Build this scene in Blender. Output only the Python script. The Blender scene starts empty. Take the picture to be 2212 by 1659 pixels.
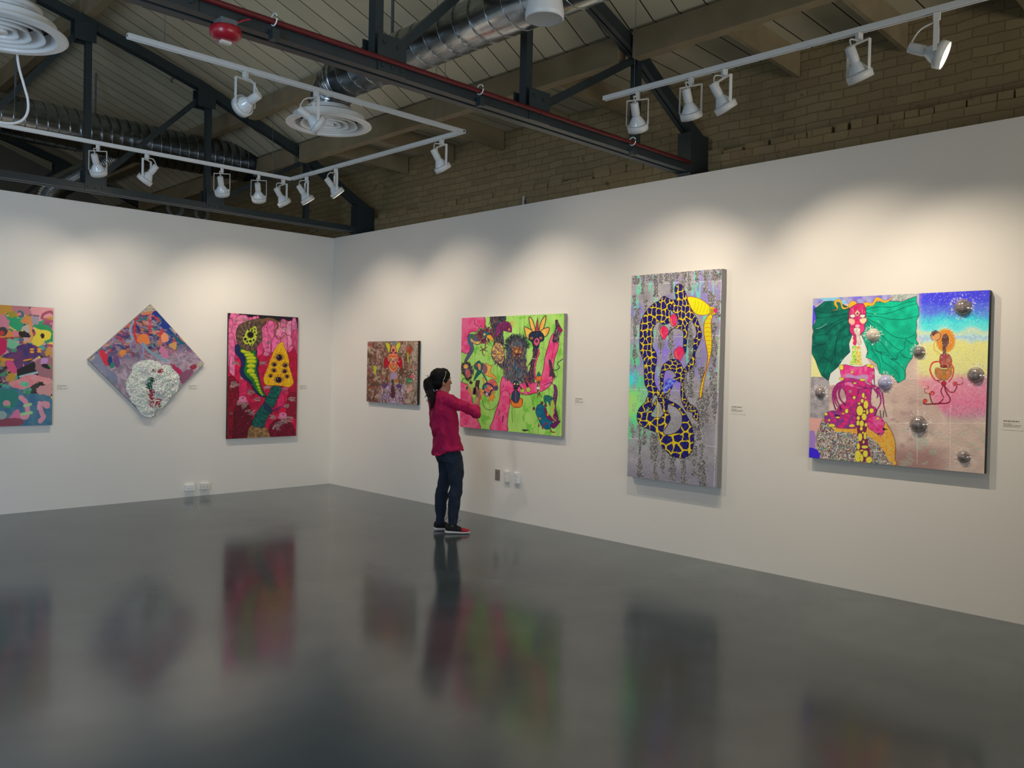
import bpy, bmesh, math, random
import numpy as np
from mathutils import Vector, Matrix

SC = bpy.context.scene
COL = SC.collection
PI = math.pi

# ------------------------------------------------------------------ camera
W_PX, H_PX = 2212.0, 1659.0
YAW, PITCH, ROLL, FPX = 0.790356245, -0.0173674871, 0.0203495174, 1800.6552
CAM = Vector((-6.2566412, -9.83123585, 1.61127896))
_f = Vector((math.cos(YAW)*math.cos(PITCH), math.sin(YAW)*math.cos(PITCH), math.sin(PITCH)))
_r0 = Vector((math.sin(YAW), -math.cos(YAW), 0.0))
_u0 = _r0.cross(_f)
_r = _r0*math.cos(ROLL) + _u0*math.sin(ROLL)
_u = -_r0*math.sin(ROLL) + _u0*math.cos(ROLL)
cam_data = bpy.data.cameras.new('camera')
cam_data.sensor_fit = 'HORIZONTAL'
cam_data.sensor_width = 36.0
cam_data.lens = 36.0*FPX/W_PX
cam_data.clip_start = 0.05
cam_data.clip_end = 100
cam = bpy.data.objects.new('camera', cam_data)
COL.objects.link(cam)
cam.matrix_world = Matrix(((_r.x, _u.x, -_f.x, CAM.x), (_r.y, _u.y, -_f.y, CAM.y), (_r.z, _u.z, -_f.z, CAM.z), (0, 0, 0, 1)))
SC.camera = cam

# ------------------------------------------------------------------ world, exposure, daylight and fill
world = bpy.data.worlds.new('world')
SC.world = world
world.use_nodes = True
wb = world.node_tree.nodes['Background']
wb.inputs[0].default_value = (0.55, 0.68, 1.0, 1)
wb.inputs[1].default_value = 0.25
SC.view_settings.view_transform = 'Standard'
SC.view_settings.look = 'None'
SC.view_settings.exposure = 0.0
SC.view_settings.gamma = 1.0
SC.view_settings.use_curve_mapping = False

def area_light(name, loc, target, sx, sy, power, col):
    l = bpy.data.lights.new(name, 'AREA')
    l.shape = 'RECTANGLE'; l.size = sx; l.size_y = sy
    l.energy = power; l.color = col
    o = bpy.data.objects.new(name, l); COL.objects.link(o)
    o.location = loc
    o.rotation_euler = (Vector(target)-Vector(loc)).to_track_quat('-Z', 'Y').to_euler()
    return o
# daylight entering through the glazed openings behind and to the left of the viewer, then two added fills
area_light('window_daylight_return', (-9.0, -8.45, 2.0), (-9.0, 0, 2.2), 3.2, 2.8, 270, (0.58, 0.77, 1.0))
area_light('window_daylight_side', (-10.95, -4.0, 2.4), (0, -4.0, 2.4), 4.6, 2.2, 25, (0.66, 0.80, 1.0))
area_light('ceiling_fill_rear', (-3.0, -14.75, 1.4), (-3.0, 0, 16.0), 5.0, 1.6, 190, (1.0, 0.94, 0.84))  # warm upward fill, added to brighten the ceiling
area_light('next_room_fill', (-10.9, 3.0, 2.2), (0, 3.0, 6.0), 3.6, 2.0, 34, (0.95, 0.9, 0.8))  # added fill for the roof beyond the left wall, no source in view

def photo_px(P):
    """pixel (2212x1659 frame) of an (n,3) array of world points"""
    P = np.asarray(P, float); d = P-np.array(CAM)
    z = d@np.array(_f)
    return W_PX/2+FPX*(d@np.array(_r))/z, H_PX/2-FPX*(d@np.array(_u))/z

def ray_plane(px, py, axis, val):
    d = _f + _r*((px-W_PX/2)/FPX) - _u*((py-H_PX/2)/FPX)
    t = (val-CAM[axis])/d[axis]
    return CAM + d*t

# ------------------------------------------------------------------ helpers
def s2l(c):
    return tuple(((x/255.0)/12.92 if x/255.0 <= 0.04045 else ((x/255.0+0.055)/1.055)**2.4) for x in c[:3])

def mat(name, rgb, rough=0.6, metal=0.0, var=0.0, scale=8.0, bump=0.0, bscale=40.0, spec=0.5, srgb=True, coat=0.0):
    m = bpy.data.materials.new(name); m.use_nodes = True
    nt = m.node_tree; b = nt.nodes['Principled BSDF']
    col = s2l(rgb) if srgb else rgb
    b.inputs['Roughness'].default_value = rough
    b.inputs['Metallic'].default_value = metal
    b.inputs['Specular IOR Level'].default_value = spec
    b.inputs['Coat Weight'].default_value = coat
    tc = nt.nodes.new('ShaderNodeTexCoord')
    n = nt.nodes.new('ShaderNodeTexNoise'); n.inputs['Scale'].default_value = scale; n.inputs['Detail'].default_value = 6
    nt.links.new(tc.outputs['Object'], n.inputs['Vector'])
    r = nt.nodes.new('ShaderNodeMapRange')
    r.inputs['From Min'].default_value = 0.3; r.inputs['From Max'].default_value = 0.7
    r.inputs['To Min'].default_value = 1-var; r.inputs['To Max'].default_value = 1+var
    nt.links.new(n.outputs['Fac'], r.inputs['Value'])
    v = nt.nodes.new('ShaderNodeVectorMath'); v.operation = 'SCALE'
    v.inputs[0].default_value = col
    nt.links.new(r.outputs['Result'], v.inputs['Scale'])
    nt.links.new(v.outputs[0], b.inputs['Base Color'])
    if bump > 0:
        n2 = nt.nodes.new('ShaderNodeTexNoise'); n2.inputs['Scale'].default_value = bscale; n2.inputs['Detail'].default_value = 4
        nt.links.new(tc.outputs['Object'], n2.inputs['Vector'])
        bp = nt.nodes.new('ShaderNodeBump'); bp.inputs['Strength'].default_value = bump; bp.inputs['Distance'].default_value = 0.01
        nt.links.new(n2.outputs['Fac'], bp.inputs['Height'])
        nt.links.new(bp.outputs[0], b.inputs['Normal'])
    return m

def emis(name, rgb, strength):
    m = bpy.data.materials.new(name); m.use_nodes = True
    b = m.node_tree.nodes['Principled BSDF']
    b.inputs['Base Color'].default_value = (*rgb, 1)
    b.inputs['Emission Color'].default_value = (*rgb, 1)
    b.inputs['Emission Strength'].default_value = strength
    return m

def build(name, bm, m, parent=None, smooth=False, bevel=0.0):
    me = bpy.data.meshes.new(name)
    bmesh.ops.recalc_face_normals(bm, faces=bm.faces)
    bm.to_mesh(me); bm.free()
    for x in (m if isinstance(m, (list, tuple)) else [m]): me.materials.append(x)
    if smooth:
        me.polygons.foreach_set('use_smooth', [True]*len(me.polygons))
    o = bpy.data.objects.new(name, me); COL.objects.link(o)
    if parent is not None: o.parent = parent
    if bevel > 0:
        md = o.modifiers.new('bevel', 'BEVEL'); md.width = bevel; md.segments = 2; md.limit_method = 'ANGLE'
    return o

def tag(o, label=None, cat=None, group=None, kind=None):
    if label: o['label'] = label
    if cat: o['category'] = cat
    if group: o['group'] = group
    if kind: o['kind'] = kind
    return o

def empty(name, loc=(0, 0, 0), rz=0.0, label=None, cat=None, group=None):
    o = bpy.data.objects.new(name, None); COL.objects.link(o)
    o.empty_display_size = 0.05
    o.location = loc; o.rotation_euler = (0, 0, rz)
    return tag(o, label, cat, group)

def box(bm, x0, x1, y0, y1, z0, z1, mi=0):
    vs = [bm.verts.new(p) for p in ((x0,y0,z0),(x1,y0,z0),(x1,y1,z0),(x0,y1,z0),(x0,y0,z1),(x1,y0,z1),(x1,y1,z1),(x0,y1,z1))]
    for f in ((0,3,2,1),(4,5,6,7),(0,1,5,4),(1,2,6,5),(2,3,7,6),(3,0,4,7)):
        bm.faces.new([vs[i] for i in f]).material_index = mi
    return bm

def BM(): return bmesh.new()

def bar(bm, a, b, w, h, up=(0, 0, 1)):
    """rectangular bar from a to b; w = width sideways, h = height along up"""
    a = Vector(a); b = Vector(b); d = (b-a).normalized(); up = Vector(up)
    s = d.cross(up)
    if s.length < 1e-4: s = d.cross(Vector((0, 1, 0)))
    s.normalize(); u = s.cross(d).normalized()
    vs = []
    for p in (a, b):
        for i, j in ((-1,-1),(1,-1),(1,1),(-1,1)):
            vs.append(bm.verts.new(p+s*(w/2*i)+u*(h/2*j)))
    for f in ((3,2,1,0),(4,5,6,7),(0,1,5,4),(1,2,6,5),(2,3,7,6),(3,0,4,7)):
        bm.faces.new([vs[i] for i in f])
    return bm

def frame_at(d):
    d = d.normalized()
    x = d.orthogonal().normalized()
    return x, d.cross(x)

def tube(bm, pts, rad, seg=10, cap=True):
    pts = [Vector(p) for p in pts]; n = len(pts)
    rads = rad if isinstance(rad, (list, tuple)) else [rad]*n
    rings = []; X = None
    for i, p in enumerate(pts):
        d = (pts[min(i+1, n-1)]-pts[max(i-1, 0)]).normalized()
        if X is None: X = d.orthogonal().normalized()
        X = (X-d*X.dot(d)).normalized(); Y = d.cross(X)
        rings.append([bm.verts.new(p+(X*math.cos(2*PI*k/seg)+Y*math.sin(2*PI*k/seg))*rads[i]) for k in range(seg)])
    for a, b in zip(rings, rings[1:]):
        for k in range(seg):
            bm.faces.new((a[k], a[(k+1) % seg], b[(k+1) % seg], b[k]))
    if cap:
        bm.faces.new(rings[0][::-1]); bm.faces.new(rings[-1])
    return bm

def lathe(bm, prof, seg=32, M=None):
    """profile of (r, z) turned about z; M places it"""
    M = M or Matrix.Identity(4); rings = []
    for r, z in prof:
        if r < 1e-6: rings.append([bm.verts.new(M@Vector((0, 0, z)))])
        else: rings.append([bm.verts.new(M@Vector((r*math.cos(2*PI*k/seg), r*math.sin(2*PI*k/seg), z))) for k in range(seg)])
    for a, b in zip(rings, rings[1:]):
        if len(a) == 1 and len(b) == 1: continue
        for k in range(seg):
            k2 = (k+1) % seg
            if len(a) == 1: bm.faces.new((a[0], b[k2], b[k]))
            elif len(b) == 1: bm.faces.new((a[k], a[k2], b[0]))
            else: bm.faces.new((a[k], a[k2], b[k2], b[k]))
    return bm

def catmull(pts, n=8, closed=False):
    P = [Vector((*p, 0)) if len(p) == 2 else Vector(p) for p in pts]; m = len(P); out = []
    rng = range(m) if closed else range(m-1)
    for i in rng:
        p0 = P[(i-1) % m] if closed or i > 0 else P[0]
        p1 = P[i]; p2 = P[(i+1) % m]
        p3 = P[(i+2) % m] if closed or i+2 < m else P[-1]
        for k in range(n):
            t = k/n
            out.append(0.5*((2*p1)+(p2-p0)*t+(2*p0-5*p1+4*p2-p3)*t*t+(3*p1-p0-3*p2+p3)*t**3))
    if not closed: out.append(P[-1])
    return out
# ================================================================== setting
def plaster():
    m = mat('white_wall_paint', (232, 229, 222), rough=0.75, var=0.012, scale=1.5, bump=0.05, bscale=120)
    return m
M_WALL = plaster()
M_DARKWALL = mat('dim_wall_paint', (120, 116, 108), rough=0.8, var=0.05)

def floor_mat():
    m = bpy.data.materials.new('polished_concrete'); m.use_nodes = True
    nt = m.node_tree; b = nt.nodes['Principled BSDF']; L = nt.links
    tc = nt.nodes.new('ShaderNodeTexCoord')
    def noise(sc, det, rough=0.6):
        n = nt.nodes.new('ShaderNodeTexNoise'); n.inputs['Scale'].default_value = sc
        n.inputs['Detail'].default_value = det; n.inputs['Roughness'].default_value = rough
        L.new(tc.outputs['Object'], n.inputs['Vector']); return n
    n1 = noise(0.55, 3, 0.55); n2 = noise(2.2, 2, 0.5)
    add = nt.nodes.new('ShaderNodeMath'); add.operation = 'ADD'
    mu = nt.nodes.new('ShaderNodeMath'); mu.operation = 'MULTIPLY'; mu.inputs[1].default_value = 0.4
    L.new(n2.outputs['Fac'], mu.inputs[0]); L.new(n1.outputs['Fac'], add.inputs[0]); L.new(mu.outputs[0], add.inputs[1])
    cr = nt.nodes.new('ShaderNodeValToRGB')
    cr.color_ramp.elements[0].position = 0.45; cr.color_ramp.elements[0].color = (*s2l((76, 86, 91)), 1)
    cr.color_ramp.elements[1].position = 0.95; cr.color_ramp.elements[1].color = (*s2l((98, 108, 112)), 1)
    L.new(add.outputs[0], cr.inputs[0]); L.new(cr.outputs[0], b.inputs['Base Color'])
    mr = nt.nodes.new('ShaderNodeMapRange'); mr.inputs['From Min'].default_value = 0.3; mr.inputs['From Max'].default_value = 0.7
    mr.inputs['To Min'].default_value = 0.11; mr.inputs['To Max'].default_value = 0.18
    n3 = noise(1.3, 2); L.new(n3.outputs['Fac'], mr.inputs['Value']); L.new(mr.outputs[0], b.inputs['Roughness'])
    b.inputs['IOR'].default_value = 1.42
    b.inputs['Specular IOR Level'].default_value = 0.5
    return m

def brick_mat():
    m = bpy.data.materials.new('painted_brick'); m.use_nodes = True
    nt = m.node_tree; b = nt.nodes['Principled BSDF']; L = nt.links
    b.inputs['Roughness'].default_value = 0.8
    tc = nt.nodes.new('ShaderNodeTexCoord')
    sp = nt.nodes.new('ShaderNodeSeparateXYZ'); cb = nt.nodes.new('ShaderNodeCombineXYZ')
    L.new(tc.outputs['Object'], sp.inputs[0]); L.new(sp.outputs['Y'], cb.inputs['X']); L.new(sp.outputs['Z'], cb.inputs['Y'])
    n = nt.nodes.new('ShaderNodeTexNoise'); n.inputs['Scale'].default_value = 3.0; n.inputs['Detail'].default_value = 5
    L.new(tc.outputs['Object'], n.inputs['Vector'])
    sc = nt.nodes.new('ShaderNodeVectorMath'); sc.operation = 'SCALE'; sc.inputs['Scale'].default_value = 0.05
    L.new(n.outputs['Color'], sc.inputs[0])
    ad = nt.nodes.new('ShaderNodeVectorMath'); ad.operation = 'ADD'
    L.new(cb.outputs[0], ad.inputs[0]); L.new(sc.outputs[0], ad.inputs[1])
    br = nt.nodes.new('ShaderNodeTexBrick')
    br.inputs['Scale'].default_value = 1.0
    br.inputs['Brick Width'].default_value = 0.21; br.inputs['Row Height'].default_value = 0.075
    br.inputs['Mortar Size'].default_value = 0.006; br.inputs['Mortar Smooth'].default_value = 0.4
    br.inputs['Color1'].default_value = (*s2l((158, 142, 104)), 1)
    br.inputs['Color2'].default_value = (*s2l((146, 128, 94)), 1)
    br.inputs['Mortar'].default_value = (*s2l((134, 117, 84)), 1)
    L.new(ad.outputs[0], br.inputs['Vector'])
    n2 = nt.nodes.new('ShaderNodeTexNoise'); n2.inputs['Scale'].default_value = 9.0; n2.inputs['Detail'].default_value = 8; n2.inputs['Roughness'].default_value = 0.75
    L.new(tc.outputs['Object'], n2.inputs['Vector'])
    cr = nt.nodes.new('ShaderNodeValToRGB')
    cr.color_ramp.elements[0].position = 0.30; cr.color_ramp.elements[0].color = (0.35, 0.3, 0.22, 1)
    cr.color_ramp.elements[1].position = 0.42; cr.color_ramp.elements[1].color = (1, 1, 1, 1)
    L.new(n2.outputs['Fac'], cr.inputs[0])
    mx = nt.nodes.new('ShaderNodeMix'); mx.data_type = 'RGBA'; mx.blend_type = 'MULTIPLY'; mx.inputs[0].default_value = 1
    L.new(br.outputs['Color'], mx.inputs[6]); L.new(cr.outputs[0], mx.inputs[7]); L.new(mx.outputs[2], b.inputs['Base Color'])
    bp = nt.nodes.new('ShaderNodeBump'); bp.inputs['Strength'].default_value = 0.55; bp.inputs['Distance'].default_value = 0.02; bp.invert = True
    mm = nt.nodes.new('ShaderNodeMath'); mm.operation = 'ADD'
    m3 = nt.nodes.new('ShaderNodeMath'); m3.operation = 'MULTIPLY'; m3.inputs[1].default_value = -0.5
    L.new(n2.outputs['Fac'], m3.inputs[0]); L.new(br.outputs['Fac'], mm.inputs[0]); L.new(m3.outputs[0], mm.inputs[1])
    L.new(mm.outputs[0], bp.inputs['Height']); L.new(bp.outputs[0], b.inputs['Normal'])
    return m

def plank_mat():
    m = bpy.data.materials.new('painted_roof_planks'); m.use_nodes = True
    nt = m.node_tree; b = nt.nodes['Principled BSDF']; L = nt.links
    b.inputs['Roughness'].default_value = 0.7
    tc = nt.nodes.new('ShaderNodeTexCoord')
    sp = nt.nodes.new('ShaderNodeSeparateXYZ'); L.new(tc.outputs['Object'], sp.inputs[0])
    dv = nt.nodes.new('ShaderNodeMath'); dv.operation = 'DIVIDE'; dv.inputs[1].default_value = 0.235
    L.new(sp.outputs['Y'], dv.inputs[0])
    fr = nt.nodes.new('ShaderNodeMath'); fr.operation = 'FRACT'; L.new(dv.outputs[0], fr.inputs[0])
    fl = nt.nodes.new('ShaderNodeMath'); fl.operation = 'FLOOR'; L.new(dv.outputs[0], fl.inputs[0])
    wn = nt.nodes.new('ShaderNodeTexWhiteNoise'); wn.noise_dimensions = '1D'; L.new(fl.outputs[0], wn.inputs['W'])
    lt = nt.nodes.new('ShaderNodeMath'); lt.operation = 'LESS_THAN'; lt.inputs[1].default_value = 0.045
    L.new(fr.outputs[0], lt.inputs[0])
    n = nt.nodes.new('ShaderNodeTexNoise'); n.inputs['Scale'].default_value = 2.5; n.inputs['Detail'].default_value = 7
    L.new(tc.outputs['Object'], n.inputs['Vector'])
    cr = nt.nodes.new('ShaderNodeMix'); cr.data_type = 'RGBA'
    cr.inputs[6].default_value = (*s2l((190, 183, 156)), 1); cr.inputs[7].default_value = (*s2l((216, 208, 180)), 1)
    av = nt.nodes.new('ShaderNodeMath'); av.operation = 'MULTIPLY_ADD'; av.inputs[1].default_value = 0.5; 
    L.new(wn.outputs['Value'], av.inputs[0]); 
    m2 = nt.nodes.new('ShaderNodeMath'); m2.operation = 'MULTIPLY'; m2.inputs[1].default_value = 0.6; L.new(n.outputs['Fac'], m2.inputs[0]); L.new(m2.outputs[0], av.inputs[2])
    L.new(av.outputs[0], cr.inputs[0])
    dk = nt.nodes.new('ShaderNodeMix'); dk.data_type = 'RGBA'
    L.new(lt.outputs[0], dk.inputs[0]); L.new(cr.outputs[2], dk.inputs[6]); dk.inputs[7].default_value = (0.012, 0.01, 0.008, 1)
    L.new(dk.outputs[2], b.inputs['Base Color'])
    bp = nt.nodes.new('ShaderNodeBump'); bp.inputs['Strength'].default_value = 0.6; bp.inputs['Distance'].default_value = 0.01; bp.invert = True
    L.new(lt.outputs[0], bp.inputs['Height']); L.new(bp.outputs[0], b.inputs['Normal'])
    return m

M_FLOOR, M_BRICK, M_PLANK = floor_mat(), brick_mat(), plank_mat()
M_BEAM = mat('painted_timber', (144, 130, 102), rough=0.65, var=0.13, scale=5, bump=0.2, bscale=18)
M_STEEL = mat('dark_steel_paint', (40, 50, 54), rough=0.45, var=0.08, scale=6)
M_GREYSTEEL = mat('grey_steel_paint', (96, 104, 108), rough=0.4, var=0.06, scale=6)
M_WHITE = mat('white_enamel', (236, 238, 238), rough=0.35, var=0.01)
M_PLASTIC = mat('white_plastic', (225, 225, 218), rough=0.45, var=0.01)

def struct(name, bm, m, **k): return tag(build(name, bm, m, **k), kind='structure')

struct('floor', box(BM(), -11.2, 0.75, -15.2, 6.2, -0.1, 0.0), M_FLOOR)
struct('wall_right', box(BM(), 0.0, 0.13, -15.2, 0.13, 0.0, 3.35), M_WALL)
struct('wall_left', box(BM(), -11.2, -0.0005, 0.0, 0.13, 0.0, 3.35), M_WALL)
# brick shell behind the partition: thicker lower part, ledge, thinner upper part
bm = BM(); box(bm, 0.30, 0.64, -15.2, 6.2, 0.0, 3.57)
struct('wall_brick', bm, M_BRICK)
bm = BM(); rb = random.Random(12); y = -15.0
while y < 6.0:            # broken bricks along the ledge
    l = rb.choice((.10, .2, .21, .19)); box(bm, 0.30+rb.uniform(0, .012), 0.42, y, min(y+l, 6.1), 3.57, 3.57+rb.choice((.03, .05, .055, .06, .062, .065, .075))); y += l+rb.choice((.006, .008, .012, .03))
struct('wall_brick_ledge', bm, M_BRICK)
bm = BM(); box(bm, 0.42, 0.64, -15.2, 6.2, 3.57, 4.70)
struct('wall_brick_upper', bm, M_BRICK)
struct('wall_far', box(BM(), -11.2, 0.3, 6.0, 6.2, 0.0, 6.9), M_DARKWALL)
# rear and side walls with glazed openings for the daylight and the added fills
bm = BM()
box(bm, -11.2, -11.0, -15.2, 6.0, 0, 1.2); box(bm, -11.2, -11.0, -15.2, 6.0, 3.6, 6.9)
box(bm, -11.2, -11.0, -15.2, -6.4, 1.2, 3.6); box(bm, -11.2, -11.0, -1.6, 1.0, 1.2, 3.6); box(bm, -11.2, -11.0, 5.0, 6.0, 1.2, 3.6)
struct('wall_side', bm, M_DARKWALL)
bm = BM()
box(bm, -11.0, 0.3, -15.2, -15.0, 3.4, 6.9); box(bm, -11.0, -5.6, -15.2, -15.0, 0, 3.4); box(bm, -0.4, 0.3, -15.2, -15.0, 0, 3.4)
box(bm, -5.6, -0.4, -15.2, -15.0, 0, 0.6)
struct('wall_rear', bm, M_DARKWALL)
bm = BM()
box(bm, -11.0, -10.7, -8.7, -8.5, 0, 3.4); box(bm, -7.3, -7.0, -8.7, -8.5, 0, 3.4); box(bm, -10.7, -7.3, -8.7, -8.5, 0, 0.5)
struct('wall_return', bm, M_DARKWALL)
def window(name, axis, a0, a1, z0, z1, c, n):
    bm = BM()
    for i in range(n+1):
        a = a0+(a1-a0)*i/n
        if axis == 'x': box(bm, a-.03, a+.03, c-.03, c+.03, z0, z1)
        else: box(bm, c-.03, c+.03, a-.03, a+.03, z0, z1)
    for z in (z0+.03, (z0+z1)/2, z1-.03):
        if axis == 'x': box(bm, a0, a1, c-.028, c+.028, z-.03, z+.03)
        else: box(bm, c-.028, c+.028, a0, a1, z-.03, z+.03)
    struct(name, bm, M_STEEL)
window('window_1', 'y', -6.4, -1.6, 1.2, 3.6, -11.1, 4)
window('window_2', 'x', -5.6, -0.4, 0.6, 3.4, -15.1, 4)
window('added_window', 'y', 1.0, 5.0, 1.2, 3.6, -11.1, 3)  # made-up window framing the added next-room fill
window('window_3', 'x', -10.7, -7.3, 0.5, 3.4, -8.6, 3)

# roof deck: planks running down the slope
DECK = [(0.75, 4.34), (-0.85, 4.385), (-1.55, 4.77), (-3.38, 5.46), (-5.6, 6.08), (-8.2, 6.45), (-11.2, 6.5)]
bm = BM(); lo = []; hi = []
for x, z in DECK:
    lo.append((bm.verts.new((x, -15.2, z)), bm.verts.new((x, 6.2, z))))
    hi.append((bm.verts.new((x, -15.2, z+.06)), bm.verts.new((x, 6.2, z+.06))))
for i in range(len(DECK)-1):
    bm.faces.new((lo[i][0], lo[i][1], lo[i+1][1], lo[i+1][0]))
    bm.faces.new((hi[i][0], hi[i+1][0], hi[i+1][1], hi[i][1]))
    bm.faces.new((lo[i][0], lo[i+1][0], hi[i+1][0], hi[i][0])); bm.faces.new((lo[i][1], hi[i][1], hi[i+1][1], lo[i+1][1]))
bm.faces.new((lo[0][0], hi[0][0], hi[0][1], lo[0][1])); bm.faces.new((lo[-1][0], lo[-1][1], hi[-1][1], hi[-1][0]))
struct('ceiling', bm, M_PLANK)

# ------------------------------------------------------------------ purlins and rafters
TR_Y = (4.75, -0.45, -5.6, -10.8)
def deck_z(x):
    for (x0, z0), (x1, z1) in zip(DECK, DECK[1:]):
        if x1 <= x <= x0: return z0+(z1-z0)*(x-x0)/(x1-x0)
    return 6.5
PURLINS = [(-0.80, 4.14), (-1.48, 4.52), (-3.30, 5.18), (-4.75, 5.58), (-6.6, 5.95)]
pn = {-1.48: 'timber purlin above the duct elbow', -0.80: 'pale timber purlin nearest the brick wall',
      -3.30: 'timber purlin at the third truss post', -4.75: 'timber purlin above the top left diffuser', -6.6: 'timber purlin'}
bays = {(4.75, -0.45): 'beyond the left wall', (-0.45, -5.6): 'between the two dark trusses', (-5.6, -10.8): 'on the camera side of the near truss'}
for x, zb in PURLINS:
    if x < -6: continue
    for (y0, y1), bt in bays.items():
        bm = box(BM(), -0.05, 0.05, y1+.07, y0-.07, 0, deck_z(x)-zb-0.022)
        o = build('roof_purlin', bm, M_BEAM, bevel=0.004)
        o.location = (x, 0, zb)
        tag(o, pn[x]+', '+bt, 'beam', 'roof purlins')
raf = [(-1.09, 'nearest the far truss'), (-2.0, 'second from the far truss'), (-2.88, 'above the corner of the lamp track loop'), (-3.85, 'behind the red pipe'),
       (-4.72, 'behind the near truss gusset'), (-6.46, 'above the first pair of lamps on the right track'), (-7.33, 'above the tilted lamp with two bent arms'), (-8.2, 'at the upper right corner of the view')]
for y, d in raf:
    bm = BM(); 
    x0, x1 = -0.748, 0.40
    zz = lambda x: deck_z(x)
    vs = []
    for yy in (y-.019, y+.019):
        vs.append([bm.verts.new(p) for p in ((x0, yy, zz(x0)-.215), (x1, yy, zz(x1)-.225), (x1, yy, zz(x1)-.002), (x0, yy, zz(x0)-.002))])
    a, b_ = vs
    bm.faces.new(a[::-1]); bm.faces.new(b_)
    for i in range(4): bm.faces.new((a[i], a[(i+1) % 4], b_[(i+1) % 4], b_[i]))
    tag(build('roof_rafter', bm, M_BEAM), 'short rafter against the brick, '+d, 'beam', 'rafters along the brick wall')

# ------------------------------------------------------------------ trusses
CHORD = [(0.30, 3.66), (0.02, 3.80), (-0.78, 4.26), (-1.50, 4.53), (-2.02, 4.75), (-2.62, 4.93), (-3.30, 5.12), (-4.6, 5.45), (-6.0, 5.72), (-8.5, 5.95)]
def chord_z(x):
    for (x0, z0), (x1, z1) in zip(CHORD, CHORD[1:]):
        if x1 <= x <= x0: return z0+(z1-z0)*(x-x0)/(x1-x0)
    return 5.95
NODES = [-0.70, -1.99, -3.29, -4.6, -5.9, -7.2]
def truss(y, label):
    t = empty('roof_truss', (0, y, 3.43), 0, label, 'truss', 'dark steel roof trusses')
    Z = -3.43
    pts = [(x, 0, z+Z) for x, z in CHORD]
    for s in (-1, 1):
        build('bottom_chord', box(BM(), -8.5, 0.30, s*0.045-.03, s*0.045+.03, 3.385+Z, 3.455+Z), M_STEEL, t)
        bm = BM()
        for a, b in zip(pts, pts[1:]):
            a2 = (a[0], s*0.028, a[2]+.01); b2 = (b[0], s*0.028, b[2]+.01); bar(bm, a2, b2, 0.042, 0.10)
        build('top_chord', bm, M_STEEL, t)
    bm = BM(); box(bm, 0.02, 0.30, -0.07, 0.07, 3.36+Z, 3.74+Z); build('heel_plate', bm, M_STEEL, t)
    for x in NODES:
        bm = BM(); box(bm, x-.030, x+.030, -.034, .034, 3.41+Z, chord_z(x)+Z)
        build('post', bm, M_STEEL, t)
    for x0, x1 in zip(NODES[1:], NODES[:-1]):
        bm = BM(); bar(bm, (x0+.05, 0, 3.47+Z), (x1-.05, 0, chord_z(x1)-.05+Z), 0.05, 0.055); build('web_brace', bm, M_STEEL, t)
    for x in NODES[1:]:
        for s in (-1, 1):
            bm = BM()
            box(bm, x-.04, x+.17, s*.080-.004, s*.080+.004, 3.385+Z, 3.61+Z)
            for bx, bz in ((-.01, 3.42), (.06, 3.42), (.13, 3.42), (0.0, 3.56), (.10, 3.55)):
                lathe(bm, [(0, .012), (.010, .012), (.013, 0), (.013, -.002)], 6, Matrix.Translation((x+bx, s*.084, bz+Z))@Matrix.Rotation(s*-PI/2, 4, 'X'))
            build('gusset_plate', bm, M_STEEL, t)
        cz = chord_z(x)
        for s in (-1, 1): build('top_plate', box(BM(), x-.15, x+.06, s*.066-.004, s*.066+.004, cz-.20+Z, cz-.0+Z), M_STEEL, t)
    return t
truss(4.75, 'dark truss far behind, beyond the top of the left white wall')
truss(-0.45, 'dark bolted truss crossing in front of the left wall top, behind the lamp track')
truss(-5.6, 'nearest dark truss crossing above the room and carrying a red pipe')
# red conduit on the near truss
bm = BM(); zc = 3.452
tube(bm, [(-8.4, -5.70, zc), (-4.6, -5.70, zc), (-0.04, -5.70, zc)], 0.016, 10)
tag(build('red_conduit', bm, mat('red_conduit_paint', (96, 18, 26), rough=0.5, var=0.1), smooth=True), 'dark red pipe running along the top of the nearest truss chord', 'pipe')
# grey pipe slung under the same chord
for i, (x, d) in enumerate(((-4.02, 'beside the red strobe'), (-2.52, 'between the two middle truss posts'), (-0.86, 'near the brick wall end'))):
    t = empty('pipe_clip', (x, -5.70, 3.452), 0, 'small wire clip holding the red pipe, '+d, 'clip', 'clips on the red pipe')
    ring = [(0.0, 0.032*math.sin(a), 0.032*math.cos(a)+.012) for a in [k*PI/8 for k in range(-3, 13)]]
    build('wire_loop', tube(BM(), ring, 0.004, 6), M_WHITE, t, smooth=True)
    build('clamp', box(BM(), -.02, .02, -.025, .02, -.10, -.045), M_STEEL, t)
# ================================================================== ducts, diffusers, fittings
def galv():
    m = bpy.data.materials.new('galvanised_steel'); m.use_nodes = True
    nt = m.node_tree; b = nt.nodes['Principled BSDF']; L = nt.links
    b.inputs['Metallic'].default_value = 1.0; b.inputs['Roughness'].default_value = 0.22
    tc = nt.nodes.new('ShaderNodeTexCoord'); v = nt.nodes.new('ShaderNodeTexVoronoi'); v.inputs['Scale'].default_value = 25
    L.new(tc.outputs['Object'], v.inputs['Vector'])
    mr = nt.nodes.new('ShaderNodeMapRange'); mr.inputs['To Min'].default_value = 0.36; mr.inputs['To Max'].default_value = 0.5
    L.new(v.outputs['Color'], mr.inputs['Value'])
    cb = nt.nodes.new('ShaderNodeCombineXYZ')
    for k, s in enumerate((0.93, 1.0, 1.03)):
        mm = nt.nodes.new('ShaderNodeMath'); mm.operation = 'MULTIPLY'; mm.inputs[1].default_value = s
        L.new(mr.outputs[0], mm.inputs[0]); L.new(mm.outputs[0], cb.inputs[k])
    L.new(cb.outputs[0], b.inputs['Base Color'])
    return m
M_GALV = galv()

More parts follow.
